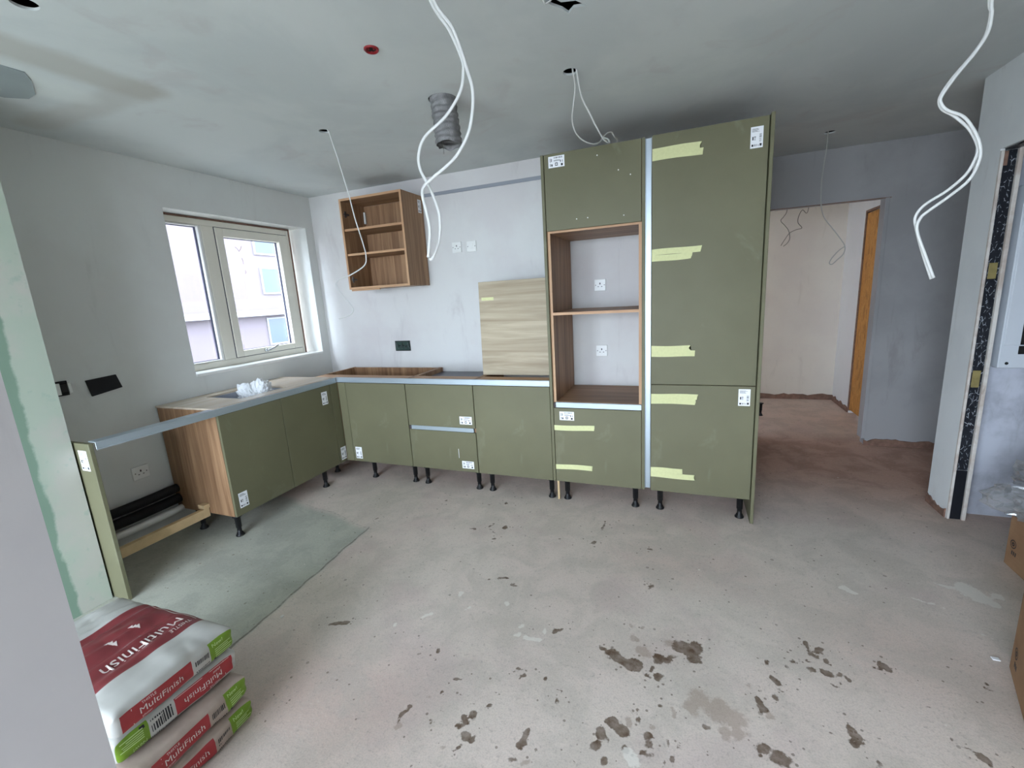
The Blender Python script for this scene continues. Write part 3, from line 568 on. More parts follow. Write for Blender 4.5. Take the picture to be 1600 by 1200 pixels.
def tape(parent, x0, x1, zl, zr, h, y=YF, seed=1):
    R = random.Random(seed); bm = bmesh.new(); n = 10; P = []; k = .0014
    for i in range(n + 1):
        t = i / n; x = x0 + (x1 - x0) * t; z = zl + (zr - zl) * t + .002 * math.sin(t * 5 + seed)
        P.append((x, z))
    ends = [(x1 + R.uniform(-.006, .012), .0), (x1 + R.uniform(-.004, .006), h * .5), (x1 + R.uniform(-.004, .012), h)]
    ring = [(x, z) for x, z in P[:-1]] + [(ex, P[-1][1] + ez) for ex, ez in ends] + [(x, z + h) for x, z in P[-2::-1]]
    f = [bm.verts.new((x, y - k, z)) for x, z in ring]; b = [bm.verts.new((x, y + .0, z)) for x, z in ring]
    bm.faces.new(f); bm.faces.new(b[::-1])
    for i in range(len(f)): bm.faces.new((f[i], b[i], b[(i + 1) % len(f)], f[(i + 1) % len(f)]))
    bmesh.ops.triangulate(bm, faces=[q for q in bm.faces if len(q.verts) > 4])
    return fin('tape_strip', bm, 'masking_tape', parent)
def carcass_y(t, x0, x1, y0, y1, z0, z1, back=True, rails=True):
    """open-topped carcass standing against the back wall"""
    box('side_panel', x0, x0 + T, y0, y1, z0, z1, 'oak_v', t); box('side_panel', x1 - T, x1, y0, y1, z0, z1, 'oak_v', t)
    box('bottom_panel', x0 + T, x1 - T, y0, y1, z0, z0 + T, 'oak_x', t)
    if back: box('back_panel', x0 + T, x1 - T, y1 - .03, y1 - .02, z0 + T, z1, 'oak_v', t)
    if rails: box('front_rail', x0 + T, x1 - T, y0, y0 + .15, z1 - T, z1, 'oak_edge_x', t)  # paler oak puts the rail's reflected light into its colour
D0, D1 = YF, YF + .019      # door thickness
C0, C1 = YF + .021, -.018   # carcass front and back
# --- corner unit
t = thing('corner_base_unit', 'open-topped corner base unit with a plain sage green door left of the drawers', 'cabinet', (.98, -.3, 0))
carcass_y(t, .30, 1.277, C0, C1, ZB, ZC)
d = box('door', .682, 1.2755, D0, D1, ZB, ZD, 'sage_green', t); sticker(d, (.704, D0, .176), .066, .104, '-y', 1)
for x in (.848, 1.262): leg(t, x, -.555)
leg(t, .41, -.54)
# --- corner post
t = thing('corner_post', 'narrow sage green L-shaped filler post in the inner corner of the units', 'filler post', (.61, -.61, ZB))
box('filler_strip', .602, .679, D0, D1, ZB, ZD, 'sage_green', t); f = box('filler_strip', .581, .600, -.683, -.602, ZB, ZD, 'sage_green', t)
sticker(f, (.600, -.664, .172), .060, .112, '+x', 3)
# --- drawer unit
t = thing('drawer_base_unit', 'sage green base unit with two deep drawers and a pale metal grip rail between', 'cabinet', (1.578, -.3, 0))
carcass_y(t, 1.280, 1.876, C0, C1, ZB, ZC, back=False)
box('cover_sheet', 1.2985, 1.8575, C0 + .155, C1, .838, .842, 'slate', t)
d = box('drawer_front', 1.2815, 1.8745, D0, D1, .508, ZD, 'sage_green', t); sticker(d, (1.747, D0, .538), .104, .062, '-y', 2)
d = box('drawer_front', 1.2815, 1.8745, D0, D1, ZB, .472, 'sage_green', t); sticker(d, (1.738, D0, .178), .102, .060, '-y', 4)
bm = bmesh.new(); bb(bm, 1.714, 1.717, D0 - .0008, D0, .26, .335); fin('scratch', bm, 'sticker_white', d)
bm = bmesh.new(); bb(bm, 1.300, 1.858, D0 + .004, D0 + .008, .474, .506); bb(bm, 1.300, 1.858, D0 + .008, D0 + .030, .474, .478); bb(bm, 1.300, 1.858, D0 + .008, D0 + .030, .502, .506)
r = fin('grip_rail', bm, 'aluminium', t); box('end_cap', 1.2815, 1.299, D0 + .003, D0 + .030, .474, .506, 'pin_dark', r)
box('drawer_tray', 1.31, 1.846, C0 + .02, C1 - .05, .70, .80, 'metal_grey', t)
for x in (1.382, 1.853): leg(t, x, -.555)
# --- plain unit
t = thing('hob_base_unit', 'sage green base unit with one plain door standing against the tall oven housing', 'cabinet', (2.178, -.3, 0))
carcass_y(t, 1.879, 2.475, C0, C1, ZB, ZC, back=False)
box('door', 1.8805, 2.474, D0, D1, ZB, ZD, 'sage_green', t)
for x in (1.968, 2.450): leg(t, x, -.555)
# --- metal top rail of the back run
bm = bmesh.new(); y = D0 + .006
bb(bm, .583, 2.474, y, y + .004, ZD + .004, ZC + .006, .001); bb(bm, .583, 2.474, y - .004, y + .012, ZC + .006, ZC + .010, .001); bb(bm, .583, 2.474, y - .004, y, ZD + .004, ZD + .010)
tag(fin('handle_rail', bm, 'aluminium'), 'long pale metal grip rail along the top of the three back base units', 'rail')
# --- wood-grain door leaning in the corner of the oven housing
b = box('loose_door_front', 1.868, 2.465, -.009, .009, 0, .715, 'ash_grey_x', None, .002)
b.location = (0, -.366, ZC + .004); b.rotation_euler = (math.radians(-2.0), 0, 0)
tag(b, 'loose grey ash wood-grain door front standing on top of the base units', 'door front')
bm = bmesh.new(); bb(bm, 1.890, 1.99, -.0102, -.0090, .575, .598); fin('tape_strip', bm, 'masking_tape').parent = b
bm = bmesh.new(); bb(bm, 2.425, 2.4645, -.0100, -.0090, .585, .68, 0, 0)
for i in range(3): bb(bm, 2.433, 2.452, -.0104, -.0090, .60 + i * .026, .612 + i * .026, 0, 1)
fin('label_sticker', bm, None, mats=['sticker_white', 'print_black']).parent = b
# --- oven housing
t = thing('oven_tower', 'tall sage green oven housing with two open oak compartments', 'cabinet', (2.797, -.3, 0))
X0, X1 = 2.4985, 3.0935
for x in (X0, X1 - T):
    s = box('side_panel', x, x + T, C0 + .002, C1, ZB, ZT, 'oak_v', t); box('edge_band', x, x + T, C0, C0 + .002, ZB, ZT, 'oak_edge_z', s, 0)
for z in (ZB, .722, 1.338, 1.866, ZT - T):
    s = box('shelf', X0 + T, X1 - T, C0 + .003, C1, z, z + T, 'oak_x', t); box('edge_band', X0 + T, X1 - T, C0 + .001, C0 + .003, z, z + T, 'oak_edge_x', s, 0)
d = box('upper_door', X0 + .002, X1 - .001, D0, D1, 1.879, ZT, 'sage_green', t); sticker(d, (2.530, D0, 2.255), .103, .066, '-y', 5)
for x, z in ((2.835, 2.285), (3.03, 2.15), (2.96, 2.185), (2.70, 1.935), (2.77, 1.935), (2.99, 1.925)):
    bm = bmesh.new(); cyl(bm, (x, D0 - .0012, z), (0, 1, 0), .004, .0012, 8); fin('plaster_splash', bm, 'plaster_crumb', d)
d = box('lower_door', X0 + .002, X1 - .001, D0, D1, ZB, .697, 'sage_green', t); sticker(d, (2.541, D0, .611), .103, .062, '-y', 6)
tape(d, 2.4995, 2.782, .535, .542, .037, seed=3); tape(d, 2.5005, 2.757, .244, .250, .036, seed=5)
bm = bmesh.new(); bb(bm, X0 + .018, X1 - .001, D0 + .004, D0 + .008, .701, .737); bb(bm, X0 + .018, X1 - .001, D0, D0 + .014, .735, .739, .001)
r = fin('grip_rail', bm, 'aluminium', t); box('end_cap', X0 + .002, X0 + .017, D0 + .003, C0 - .001, .701, .735, 'pin_dark', r)
for x in (2.568, 3.050): leg(t, x, -.553)
# --- green panels of the tall units
tag(box('housing_end_panel', 2.4768, 2.4965, D0, C1, ZB, ZT + .002, 'sage_green'), 'thin sage green tall panel between the base units and the oven housing', 'panel')
tag(box('housing_divider_panel', 3.0955, 3.1135, D0, C1, ZB, ZT + .002, 'sage_green'), 'thin sage green tall panel between the oven housing and the white vertical channel', 'panel')
tag(box('fridge_end_panel', 3.7495, 3.7675, -.622, .0 - .004, .0, ZT + .010, 'sage_green'), 'tall sage green end panel reaching down to the floor beside the fridge doors', 'panel')
bm = bmesh.new(); bb(bm, 3.115, 3.150, D0 + .010, D0 + .014, ZB + .012, ZT - .006); bb(bm, 3.115, 3.119, D0, D0 + .010, ZB + .012, ZT - .006, .0008); bb(bm, 3.146, 3.150, D0 + .002, D0 + .010, ZB + .012, ZT - .006, .0008)
tag(fin('vertical_channel', bm, 'aluminium'), 'pale metal vertical grip channel running full height beside the tall fridge doors', 'rail')
# --- fridge housing
t = thing('fridge_tower', 'tall sage green fridge housing with two doors taped on the hinge side', 'cabinet', (3.45, -.3, 0))
X0, X1 = 3.151, 3.7475
for x in (X0, X1 - T): box('side_panel', x, x + T, C0, C1, ZB, ZT, 'oak_v', t)
for z in (ZB, .868, ZT - T): box('shelf', X0 + T, X1 - T, C0, C1, z, z + T, 'oak_x', t)
u = box('upper_door', X0 + .002, X1 - .002, D0, D1, .8795, ZT + .004, 'sage_green', t); sticker(u, (3.658, D0, 2.188), .060, .106, '-y', 7)
l = box('lower_door', X0 + .002, X1 - .002, D0, D1, ZB, .8755, 'sage_green', t); sticker(l, (3.656, D0, .755), .064, .103, '-y', 8)
for i, (par, za, zb_, xa, xb) in enumerate(((u, 2.235, 2.233, 3.406, 3.406), (u, 2.203, 2.199, 3.420, 3.42), (u, 1.673, 1.676, 3.425, 3.425), (u, 1.636, 1.640, 3.376, 3.37), (u, 1.090, 1.090, 3.375, 3.37), (u, 1.057, 1.057, 3.406, 3.40), (l, .783, .784, 3.422, 3.42), (l, .752, .753, 3.417, 3.41), (l, .281, .285, 3.345, 3.34), (l, .248, .248, 3.416, 3.41))):
    tape(par, X0 + .0025, xa, za, zb_, .0345 if i % 2 == 0 else .036, YF - (i % 2) * .0008, seed=11 + i)
for x in (3.212, 3.698): leg(t, x, -.545)
tag(box('timber_lath', 2.502, 2.517, -.588, -.575, .0, .145, 'pale_pine'), 'short pale timber lath wedged under the oven housing', 'lath')
# --- sink run along the window wall
t = thing('sink_base_unit', 'double-door sage green sink base unit under the window', 'cabinet', (.3, -1.16, 0))
SY0, SY1 = -1.656, -.700
box('side_panel', .018, .579, SY0, SY0 + T, ZB, ZC, 'oak_v', t); box('side_panel', .018, .579, SY1 - T, SY1, ZB, ZC, 'oak_v', t)
box('bottom_panel', .018, .579, SY0 + T, SY1 - T, ZB, ZB + T, 'oak_y', t)
box('back_rail', .018, .036, SY0 + T, SY1 - T, ZC - .12, ZC - .02, 'oak_y', t)
for y0, y1, st in ((SY0 + .002, -1.1805, 9), (-1.1755, -.6875, 10)):
    d = box('door', .581, XF, y0, y1, ZB, ZD, 'sage_green', t)
    if st == 9: sticker(d, (XF, -1.620, .198), .064, .104, '+x', 9)
    else: sticker(d, (XF, -.790, .695), .060, .106, '+x', 10)
for x, y in ((.555, -1.625), (.196, -1.625), (.555, -.835)): leg(t, x, y)
# top frame board with the cut-out for the sink
bm = bmesh.new(); zz = (ZC + .001, ZC + .013); CX0, CX1, CY0, CY1 = .115, .475, -1.385, -.985
bb(bm, .006, CX0, SY0, SY1 + .09, *zz); bb(bm, CX1, .578, SY0, SY1 + .09, *zz); bb(bm, CX0, CX1, SY0, CY0, *zz); bb(bm, CX0, CX1, CY1, SY1 + .09, *zz)
tag(fin('sink_top_board', bm, 'oak_pale_y'), 'pale glossy board with a rectangular cut-out on top of the sink unit', 'board')
t = thing('sink_basin', 'grey undermount sink basin set in the cut-out below the window', 'sink', (.295, -1.185, .70))
bm = bmesh.new(); a = (CX0 + .002, CX1 - .002, CY0 + .002, CY1 - .002)
bb(bm, a[0], a[1], a[2], a[3], .702, .706); bb(bm, a[0], a[0] + .004, a[2], a[3], .706, ZC); bb(bm, a[1] - .004, a[1], a[2], a[3], .706, ZC); bb(bm, a[0] + .004, a[1] - .004, a[2], a[2] + .004, .706, ZC); bb(bm, a[0] + .004, a[1] - .004, a[3] - .004, a[3], .706, ZC)
fin('bowl', bm, 'steel_sink', t); box('overflow', a[0] + .004, a[0] + .006, -1.27, -1.22, .815, .84, 'pin_dark', t, 0)
def crumple(name, c, s, mat, seed, amp=.35, sub=4):
    bm = bmesh.new(); bmesh.ops.create_icosphere(bm, subdivisions=sub, radius=1)
    for v in bm.verts:
        p = v.co.copy(); k = 1 + amp * noise.noise(p * 1.7 + Vector((seed, 0, 0))) + amp * .55 * abs(noise.noise(p * 4.5 + Vector((0, seed, 0)))) + amp * .45 * abs(noise.noise(p * 9 + Vector((0, 0, seed))))
        v.co = Vector((p.x * s[0] * k, p.y * s[1] * k, max(p.z * k, -.55) * s[2])) + Vector(c)
    return fin(name, bm, mat)
tag(crumple('plastic_sheet', (.315, -1.14, .79), (.11, .105, .14), 'white_film', 3.1, .55, 5), 'crumpled white plastic sheet stuffed in the sink', 'plastic sheet')
# rail of the sink run, over the open dishwasher gap
bm = bmesh.new(); x = XF - .006
bb(bm, x - .004, x, -2.278, -.606, ZD + .004, ZC + .006, .001); bb(bm, x - .012, x + .004, -2.278, -.606, ZC + .006, ZC + .010, .001); bb(bm, x, x + .004, -2.278, -.606, ZD + .002, ZD + .010)
bb(bm, x - .060, x - .012, -2.278, -1.664, ZC + .004, ZC + .010, .001)
tag(fin('handle_rail', bm, 'aluminium'), 'pale metal grip rail bridging the empty dishwasher gap and the sink unit', 'rail')
e = box('run_end_panel', .02, .583, -2.302, -2.283, .0, ZC + .004, 'sage_green'); tag(e, 'light sage green end panel standing against the mint green pier', 'panel')
sticker(e, (.478, -2.302, .738), .070, .108, '-y', 12)
t = thing('appliance_batten', 'pale timber batten low across the empty dishwasher gap', 'batten', (.32, -1.95, .13))
box('batten', .318, .352, -2.280, -1.662, .135, .195, 'pale_pine', t); box('end_block', .300, .360, -1.70, -1.660, .197, .225, 'pale_pine', t)
def pipe(name, x, z, r, y0, y1, mat, label):
    bm = bmesh.new(); tube(bm, [(x, y0, z), (x, (y0 + y1) / 2, z - .006), (x, y1, z)], r, r, 16, 4); return tag(fin(name, bm, mat, None, True), label, 'pipe')
pipe('insulated_pipe', .052, .305, .030, -2.27, -1.66, 'black_foam', 'upper black insulated pipe along the wall in the dishwasher gap')
pipe('insulated_pipe', .056, .232, .032, -2.27, -1.66, 'black_foam', 'lower black insulated pipe just above the white pipe')
pipe('waste_pipe', .065, .160, .024, -2.27, -1.66, 'white_plastic', 'white plastic pipe below two black insulated pipes')
# --- wall unit
t = thing('wall_unit', 'open oak wall cabinet with two shelves hung beside the window', 'cabinet', (.93, -.16, 1.61))
x0, x1, z0, z1, yf, yb = .620, 1.238, 1.615, 2.358, -.32, -.006
for x in (x0, x1 - T):
    s = box('side_panel', x, x + T, yf + .002, yb, z0, z1, 'oak_v', t); box('edge_band', x, x + T, yf, yf + .002, z0, z1, 'oak_edge_z', s, 0)
for nm_, z in (('top_panel', z1 - T), ('bottom_panel', z0), ('shelf', 2.098), ('shelf', 1.896)):
    fr = 0 if 'panel' in nm_ else .012
    s = box(nm_, x0 + T, x1 - T, yf + .002 + fr, yb - .02, z, z + T, 'oak_x', t); box('edge_band', x0 + T, x1 - T, yf + fr, yf + .002 + fr, z, z + T, 'oak_edge_x', s, 0)
box('back_panel', x0 + T, x1 - T, yb - .018, yb - .008, z0 + T, z1 - T, 'oak_v', t)
for z in (2.24, 1.70): 
    bm = bmesh.new(); bb(bm, x0 + T, x0 + T + .006, -.29, -.27, z - .025, z + .025, .001); bb(bm, x0 + T, x0 + T + .010, -.30, -.24, z - .007, z + .007, .001); fin('hinge_plate', bm, 'metal_grey' if z < 2 else 'pin_dark', t)
box('hanging_bracket', x0 + T + .003, x0 + T + .02, -.045, -.03, 2.19, 2.29, 'white_plastic', t)
box('under_strip', x0 + .004, x0 + .30, -.30, -.285, z0 - .014, z0 - .001, 'oak_edge_x', t)
sticker(t.children[1], (x1, -.085, 2.215), .052, .105, '+x', 13)
tag(box('hanging_rail', 1.245, 2.474, -.008, -.001, 2.345, 2.372, 'rail_grey', None, .001), 'grey metal hanging rail screwed along the back wall', 'rail')
# --- sockets and back boxes
def socket(name, label, x, z, axis, wd=.088, ht=.088, kind='socket'):
    t = thing(name, label, 'socket', (x, 0, z) if axis == 'y' else (0, x, z))
    def b_(nm_, u0, u1, v0, v1, d0, d1, mat, bev=.001):
        if axis == 'y': return box(nm_, x + u0, x + u1, -d1, -d0, z + v0, z + v1, mat, t, bev)
        return box(nm_, d0, d1, x + u0, x + u1, z + v0, z + v1, mat, t, bev)
    b_('faceplate', -wd / 2, wd / 2, -ht / 2, ht / 2, .001, .010, 'white_plastic', .003)
    if kind == 'socket':
        b_('pin_slot', -.004, .004, .004, .018, .0096, .0106, 'pin_dark', 0); b_('pin_slot', -.018, -.009, -.014, -.009, .0096, .0106, 'pin_dark', 0); b_('pin_slot', .009, .018, -.014, -.009, .0096, .0106, 'pin_dark', 0)
    else: b_('rocker', -.014, .014, -.020, .020, .0096, .0125, 'white_plastic')
    for u in (-.033, .033): b_('screw', u - .003, u + .003, -.003, .003, .0096, .0108, 'pin_dark', 0)
    return t
socket('wall_socket', 'single white socket beside a switch plate above the worktop line', 1.533, 1.912, 'y')
socket('spur_switch', 'white switched spur plate beside the single socket near the wood panel', 1.672, 1.908, 'y', kind='switch')
socket('wall_socket', 'white socket on the wall in the upper open oven compartment', 2.737, 1.525, 'y')
socket('wall_socket', 'white socket on the wall in the lower open oven compartment', 2.742, 1.018, 'y')
socket('wall_socket', 'white socket low on the wall inside the dishwasher gap', -1.825, .485, 'x', .10, .088)
t = thing('back_box', 'dark green double back box with wires sunk in the white wall', 'back box', (.883, 0, 1.08))
bm = bmesh.new(); bb(bm, .800, .966, -.004, -.001, 1.033, 1.128)
fin('box_rim', bm, 'black_plastic', t); box('box_tray', .808, .958, -.006, -.004, 1.041, 1.120, 'box_green', t, 0)
for i in range(7):
    bm = bmesh.new(); xx = .82 + i * .02; tube(bm, [(xx, -.006, 1.11 - (i % 3) * .02), (xx + .01, -.016, 1.08), (xx + .018, -.007, 1.055 + (i % 2) * .03)], .0028, None, 6, 4); fin('wire', bm, 'black_plastic' if i % 2 else 'metal_grey', t)
bm = bmesh.new(); q = [(-1.99, 1.136), (-1.835, 1.145), (-1.815, 1.060), (-1.975, 1.036)]
vs = [bm.verts.new((.001, y, z)) for y, z in q] + [bm.verts.new((.012, y, z)) for y, z in q]
bm.faces.new(vs[:4]); bm.faces.new(vs[4:]); [bm.faces.new((vs[i], vs[(i + 1) % 4], vs[4 + (i + 1) % 4], vs[4 + i])) for i in range(4)]
tag(fin('taped_back_box', bm, 'black_foam'), 'black taped-over back box on the grey window wall', 'back box')
t = thing('back_box', 'black back box with a white clip beside the mint green pier', 'back box', (0, -2.10, 1.11))
box('box_tray', .001, .010, -2.19, -2.075, 1.07, 1.155, 'black_foam', t); box('clip', .010, .022, -2.135, -2.115, 1.078, 1.145, 'white_plastic', t); box('clip', .010, .018, -2.078, -2.062, 1.08, 1.14, 'white_plastic', t); box('terminal', .010, .020, -2.112, -2.082, 1.09, 1.135, 'black_plastic', t)
# cable paths
A1 = [ (2.657,-2.220,2.316),(2.711,-2.223,2.227),(2.744,-2.226,2.149),(2.748,-2.229,2.116),(2.735,-2.231,2.065),(2.685,-2.234,2.010),(2.611,-2.237,1.966),(2.586,-2.240,1.920),(2.589,-2.243,1.877),(2.614,-2.246,1.828),(2.637,-2.249,1.771),(2.645,-2.251,1.729),(2.638,-2.254,1.668),(2.614,-2.257,1.619),(2.602,-2.260,1.614) ]
A2 = [ (2.676,-2.235,2.303),(2.726,-2.239,2.226),(2.750,-2.244,2.167),(2.769,-2.248,2.104),(2.782,-2.252,2.057),(2.781,-2.257,2.003),(2.766,-2.261,1.946),(2.731,-2.265,1.896),(2.697,-2.270,1.868),(2.648,-2.274,1.841),(2.616,-2.278,1.818),(2.612,-2.283,1.795),(2.621,-2.287,1.754),(2.631,-2.291,1.702),(2.628,-2.296,1.656),(2.622,-2.300,1.616) ]
D1c = [ (4.107,-1.700,2.210),(4.115,-1.698,2.178),(4.111,-1.696,2.125),(4.090,-1.693,2.084),(4.054,-1.691,2.035),(4.033,-1.689,1.998),(4.029,-1.687,1.974),(4.042,-1.684,1.952),(4.072,-1.682,1.930),(4.111,-1.680,1.888),(4.135,-1.678,1.841),(4.136,-1.676,1.812),(4.120,-1.673,1.767),(4.081,-1.671,1.726),(4.032,-1.669,1.692),(4.013,-1.667,1.660),(4.018,-1.664,1.627),(4.040,-1.662,1.557),(4.074,-1.660,1.464) ]
D2c = [ (4.108,-1.710,2.204),(4.113,-1.708,2.173),(4.111,-1.706,2.128),(4.090,-1.704,2.084),(4.055,-1.702,2.034),(4.030,-1.700,1.990),(4.029,-1.698,1.970),(4.047,-1.696,1.947),(4.086,-1.694,1.924),(4.116,-1.692,1.883),(4.135,-1.691,1.838),(4.139,-1.689,1.800),(4.124,-1.687,1.750),(4.085,-1.685,1.710),(4.036,-1.683,1.670),(4.019,-1.681,1.650),(4.016,-1.679,1.616),(4.042,-1.677,1.546),(4.074,-1.675,1.467) ]
Bc = [ (1.378,-1.210,2.485),(1.419,-1.204,2.313),(1.455,-1.197,2.132),(1.475,-1.191,1.995),(1.505,-1.184,1.852),(1.512,-1.178,1.776),(1.484,-1.171,1.721),(1.361,-1.165,1.672),(1.265,-1.159,1.651),(1.227,-1.152,1.617),(1.250,-1.146,1.570),(1.310,-1.139,1.493),(1.324,-1.133,1.451),(1.276,-1.126,1.419),(1.187,-1.120,1.401) ]
C1c = [ (2.833,-1.200,2.500),(2.829,-1.137,2.462),(2.803,-1.073,2.404),(2.781,-1.010,2.360),(2.785,-0.947,2.316),(2.813,-0.883,2.291),(2.850,-0.820,2.286),(2.878,-0.757,2.308),(2.886,-0.693,2.355),(2.869,-0.630,2.396) ]
C2c = [ (2.851,-1.200,2.499),(2.852,-1.156,2.450),(2.857,-1.112,2.409),(2.879,-1.068,2.362),(2.902,-1.025,2.313),(2.920,-0.981,2.278),(2.935,-0.937,2.256),(2.952,-0.893,2.256),(2.939,-0.849,2.289),(2.908,-0.805,2.316),(2.923,-0.762,2.346),(2.941,-0.718,2.359),(2.949,-0.674,2.346),(2.935,-0.630,2.333) ]
Ec = [ (4.288,0.585,2.503),(4.287,0.585,2.405),(4.274,0.586,2.256),(4.271,0.586,2.125),(4.280,0.586,2.003),(4.306,0.587,1.919),(4.360,0.587,1.841),(4.408,0.587,1.772),(4.449,0.588,1.704),(4.446,0.588,1.649),(4.409,0.588,1.606),(4.379,0.589,1.576),(4.362,0.589,1.587),(4.376,0.589,1.623),(4.413,0.590,1.671),(4.450,0.590,1.700) ]
F0 = [ (4.421,2.600,2.253),(4.393,2.600,2.187),(4.364,2.600,2.142) ]
F1 = [ (4.622,2.600,2.209),(4.571,2.600,2.235),(4.538,2.600,2.171),(4.536,2.600,2.102),(4.577,2.600,2.042),(4.522,2.600,2.027),(4.461,2.600,1.999),(4.420,2.600,1.939),(4.379,2.600,1.865) ]
F2 = [ (4.405,2.600,2.088),(4.446,2.600,2.028),(4.464,2.600,1.942),(4.442,2.600,1.888),(4.405,2.600,1.856) ]
# ------------------------------------------------------------------ cables, duct and ceiling fittings
def cable(name, label, strands, rx, ry, mat, ends=None):
    t = thing(name, label, 'cable', strands[0][0])
    for s in strands:
        bm = bmesh.new(); tube(bm, s, rx, ry, 8, 6); fin('strand', bm, mat, t, True)
    return t
A1 = [(2.625, -2.215, 2.60), (2.628, -2.216, 2.45)] + A1; A2 = [(2.645, -2.232, 2.60), (2.648, -2.233, 2.44)] + A2
cable('loose_cable', 'white twin cable twisting down from the ceiling in front of the wall unit', [A1, A2], .0049, .0034, 'white_cable')
D1_ = [(4.09, -1.705, 2.60), (4.092, -1.702, 2.38)] + D1c; D2_ = [(4.105, -1.715, 2.60), (4.10, -1.712, 2.37)] + D2c
cable('loose_cable', 'white twin cable coiling down near the right-hand doorway', [D1_, D2_], .0042, .0032, 'white_cable')
cable('loose_cable', 'single white cable curling down from a light cut-out near the window', [[(1.345, -1.21, 2.60), (1.355, -1.21, 2.52)] + Bc], .0040, .0032, 'white_cable')
C1c = [(2.826, -1.20, 2.60)] + C1c[:-2] + [(2.886, -.68, 2.350), (2.90, -.56, 2.350), (2.93, -.50, 2.345)]
C2c = [(2.838, -1.20, 2.60)] + C2c[:-1] + [(2.955, -.60, 2.352), (2.95, -.54, 2.344)]
cable('loose_cable', 'white cables looping from a light cut-out onto the oven housing', [C1c, C2c], .0042, .0034, 'white_cable')
cable('loose_cable', 'thin grey cable with an end loop hanging in the hall', [[(4.292, .585, 2.60)] + Ec], .0036, .003, 'grey_cable')
cable('loose_cable', 'thin dark wires dangling in the far room beyond the opening', [[(4.44, 2.6, 2.50)] + F0 + F2, [(4.64, 2.6, 2.50)] + F1], .0035, .003, 'dark_cable')
# flexible duct
t = thing('flexible_duct', 'grey crinkled flexible duct hanging out of the ceiling', 'duct', (2.155, -1.235, 2.27))
bm = bmesh.new(); n, mrows = 36, 70; rings = []
for i in range(mrows + 1):
    s = i / mrows; z = H + .10 - s * .325; cx = 2.150 + .028 * s; cy = -1.235 - .01 * s
    ring = []
    for j in range(n):
        a = 2 * math.pi * j / n; r = .066 + .0026 * math.sin(s * 70 + a + 2.5 * noise.noise(Vector((math.cos(a), math.sin(a), s * 4)))) + .003 * abs(noise.noise(Vector((math.cos(a) * 4, math.sin(a) * 4, s * 26)))) + .006 * noise.noise(Vector((math.cos(a) * 2, math.sin(a) * 2, s * 9))) + (.006 * noise.noise(Vector((math.cos(a) * 3, math.sin(a) * 3, 5))) if s > .9 else 0)
        dz = .018 * noise.noise(Vector((math.cos(a) * 1.5, math.sin(a) * 1.5, 3))) if i == mrows else 0
        ring.append(bm.verts.new((cx + r * math.cos(a), cy + r * math.sin(a), z + dz)))
    rings.append(ring)
for a, b in zip(rings, rings[1:]):
    for j in range(n): bm.faces.new((a[j], a[(j + 1) % n], b[(j + 1) % n], b[j]))
fin('sleeve', bm, 'duct_grey', t, True)
bm = bmesh.new(); tube(bm, [(2.165, -1.29, 2.285), (2.168, -1.292, 2.25), (2.166, -1.29, 2.225)], .0014, None, 6, 3); fin('loose_wire', bm, 'dark_cable', t)
t = thing('sprinkler_cap', 'small dark red plastic cap set in a round ceiling hole', 'cap', (2.135, -1.78, H))
bm = bmesh.new(); lathe(bm, [(.010, .02), (.028, .02), (.030, -.004), (.026, -.008), (.022, -.002), (.012, .004)], (2.135, -1.78, H), 20); fin('ring', bm, 'red_plastic', t, True)
bm = bmesh.new(); cyl(bm, (2.135, -1.78, H - .002), (0, 0, 1), .017, .004, 14); fin('core', bm, 'void_dark', t)
for a in (0, 2.1, 4.2):
    bm = bmesh.new(); cyl(bm, (2.135 + .012 * math.cos(a), -1.78 + .012 * math.sin(a), H - .005), (0, 0, 1), .004, .006, 8); fin('tab', bm, 'red_plastic', t)
bm = bmesh.new(); tube(bm, [(2.83, -1.78, 2.56), (2.855, -1.765, 2.50), (2.865, -1.745, 2.495), (2.90, -1.735, 2.52)], .003, None, 6, 5)
tag(fin('loose_wire', bm, 'white_cable'), 'short white wire poking out of the torn ceiling opening', 'wire')
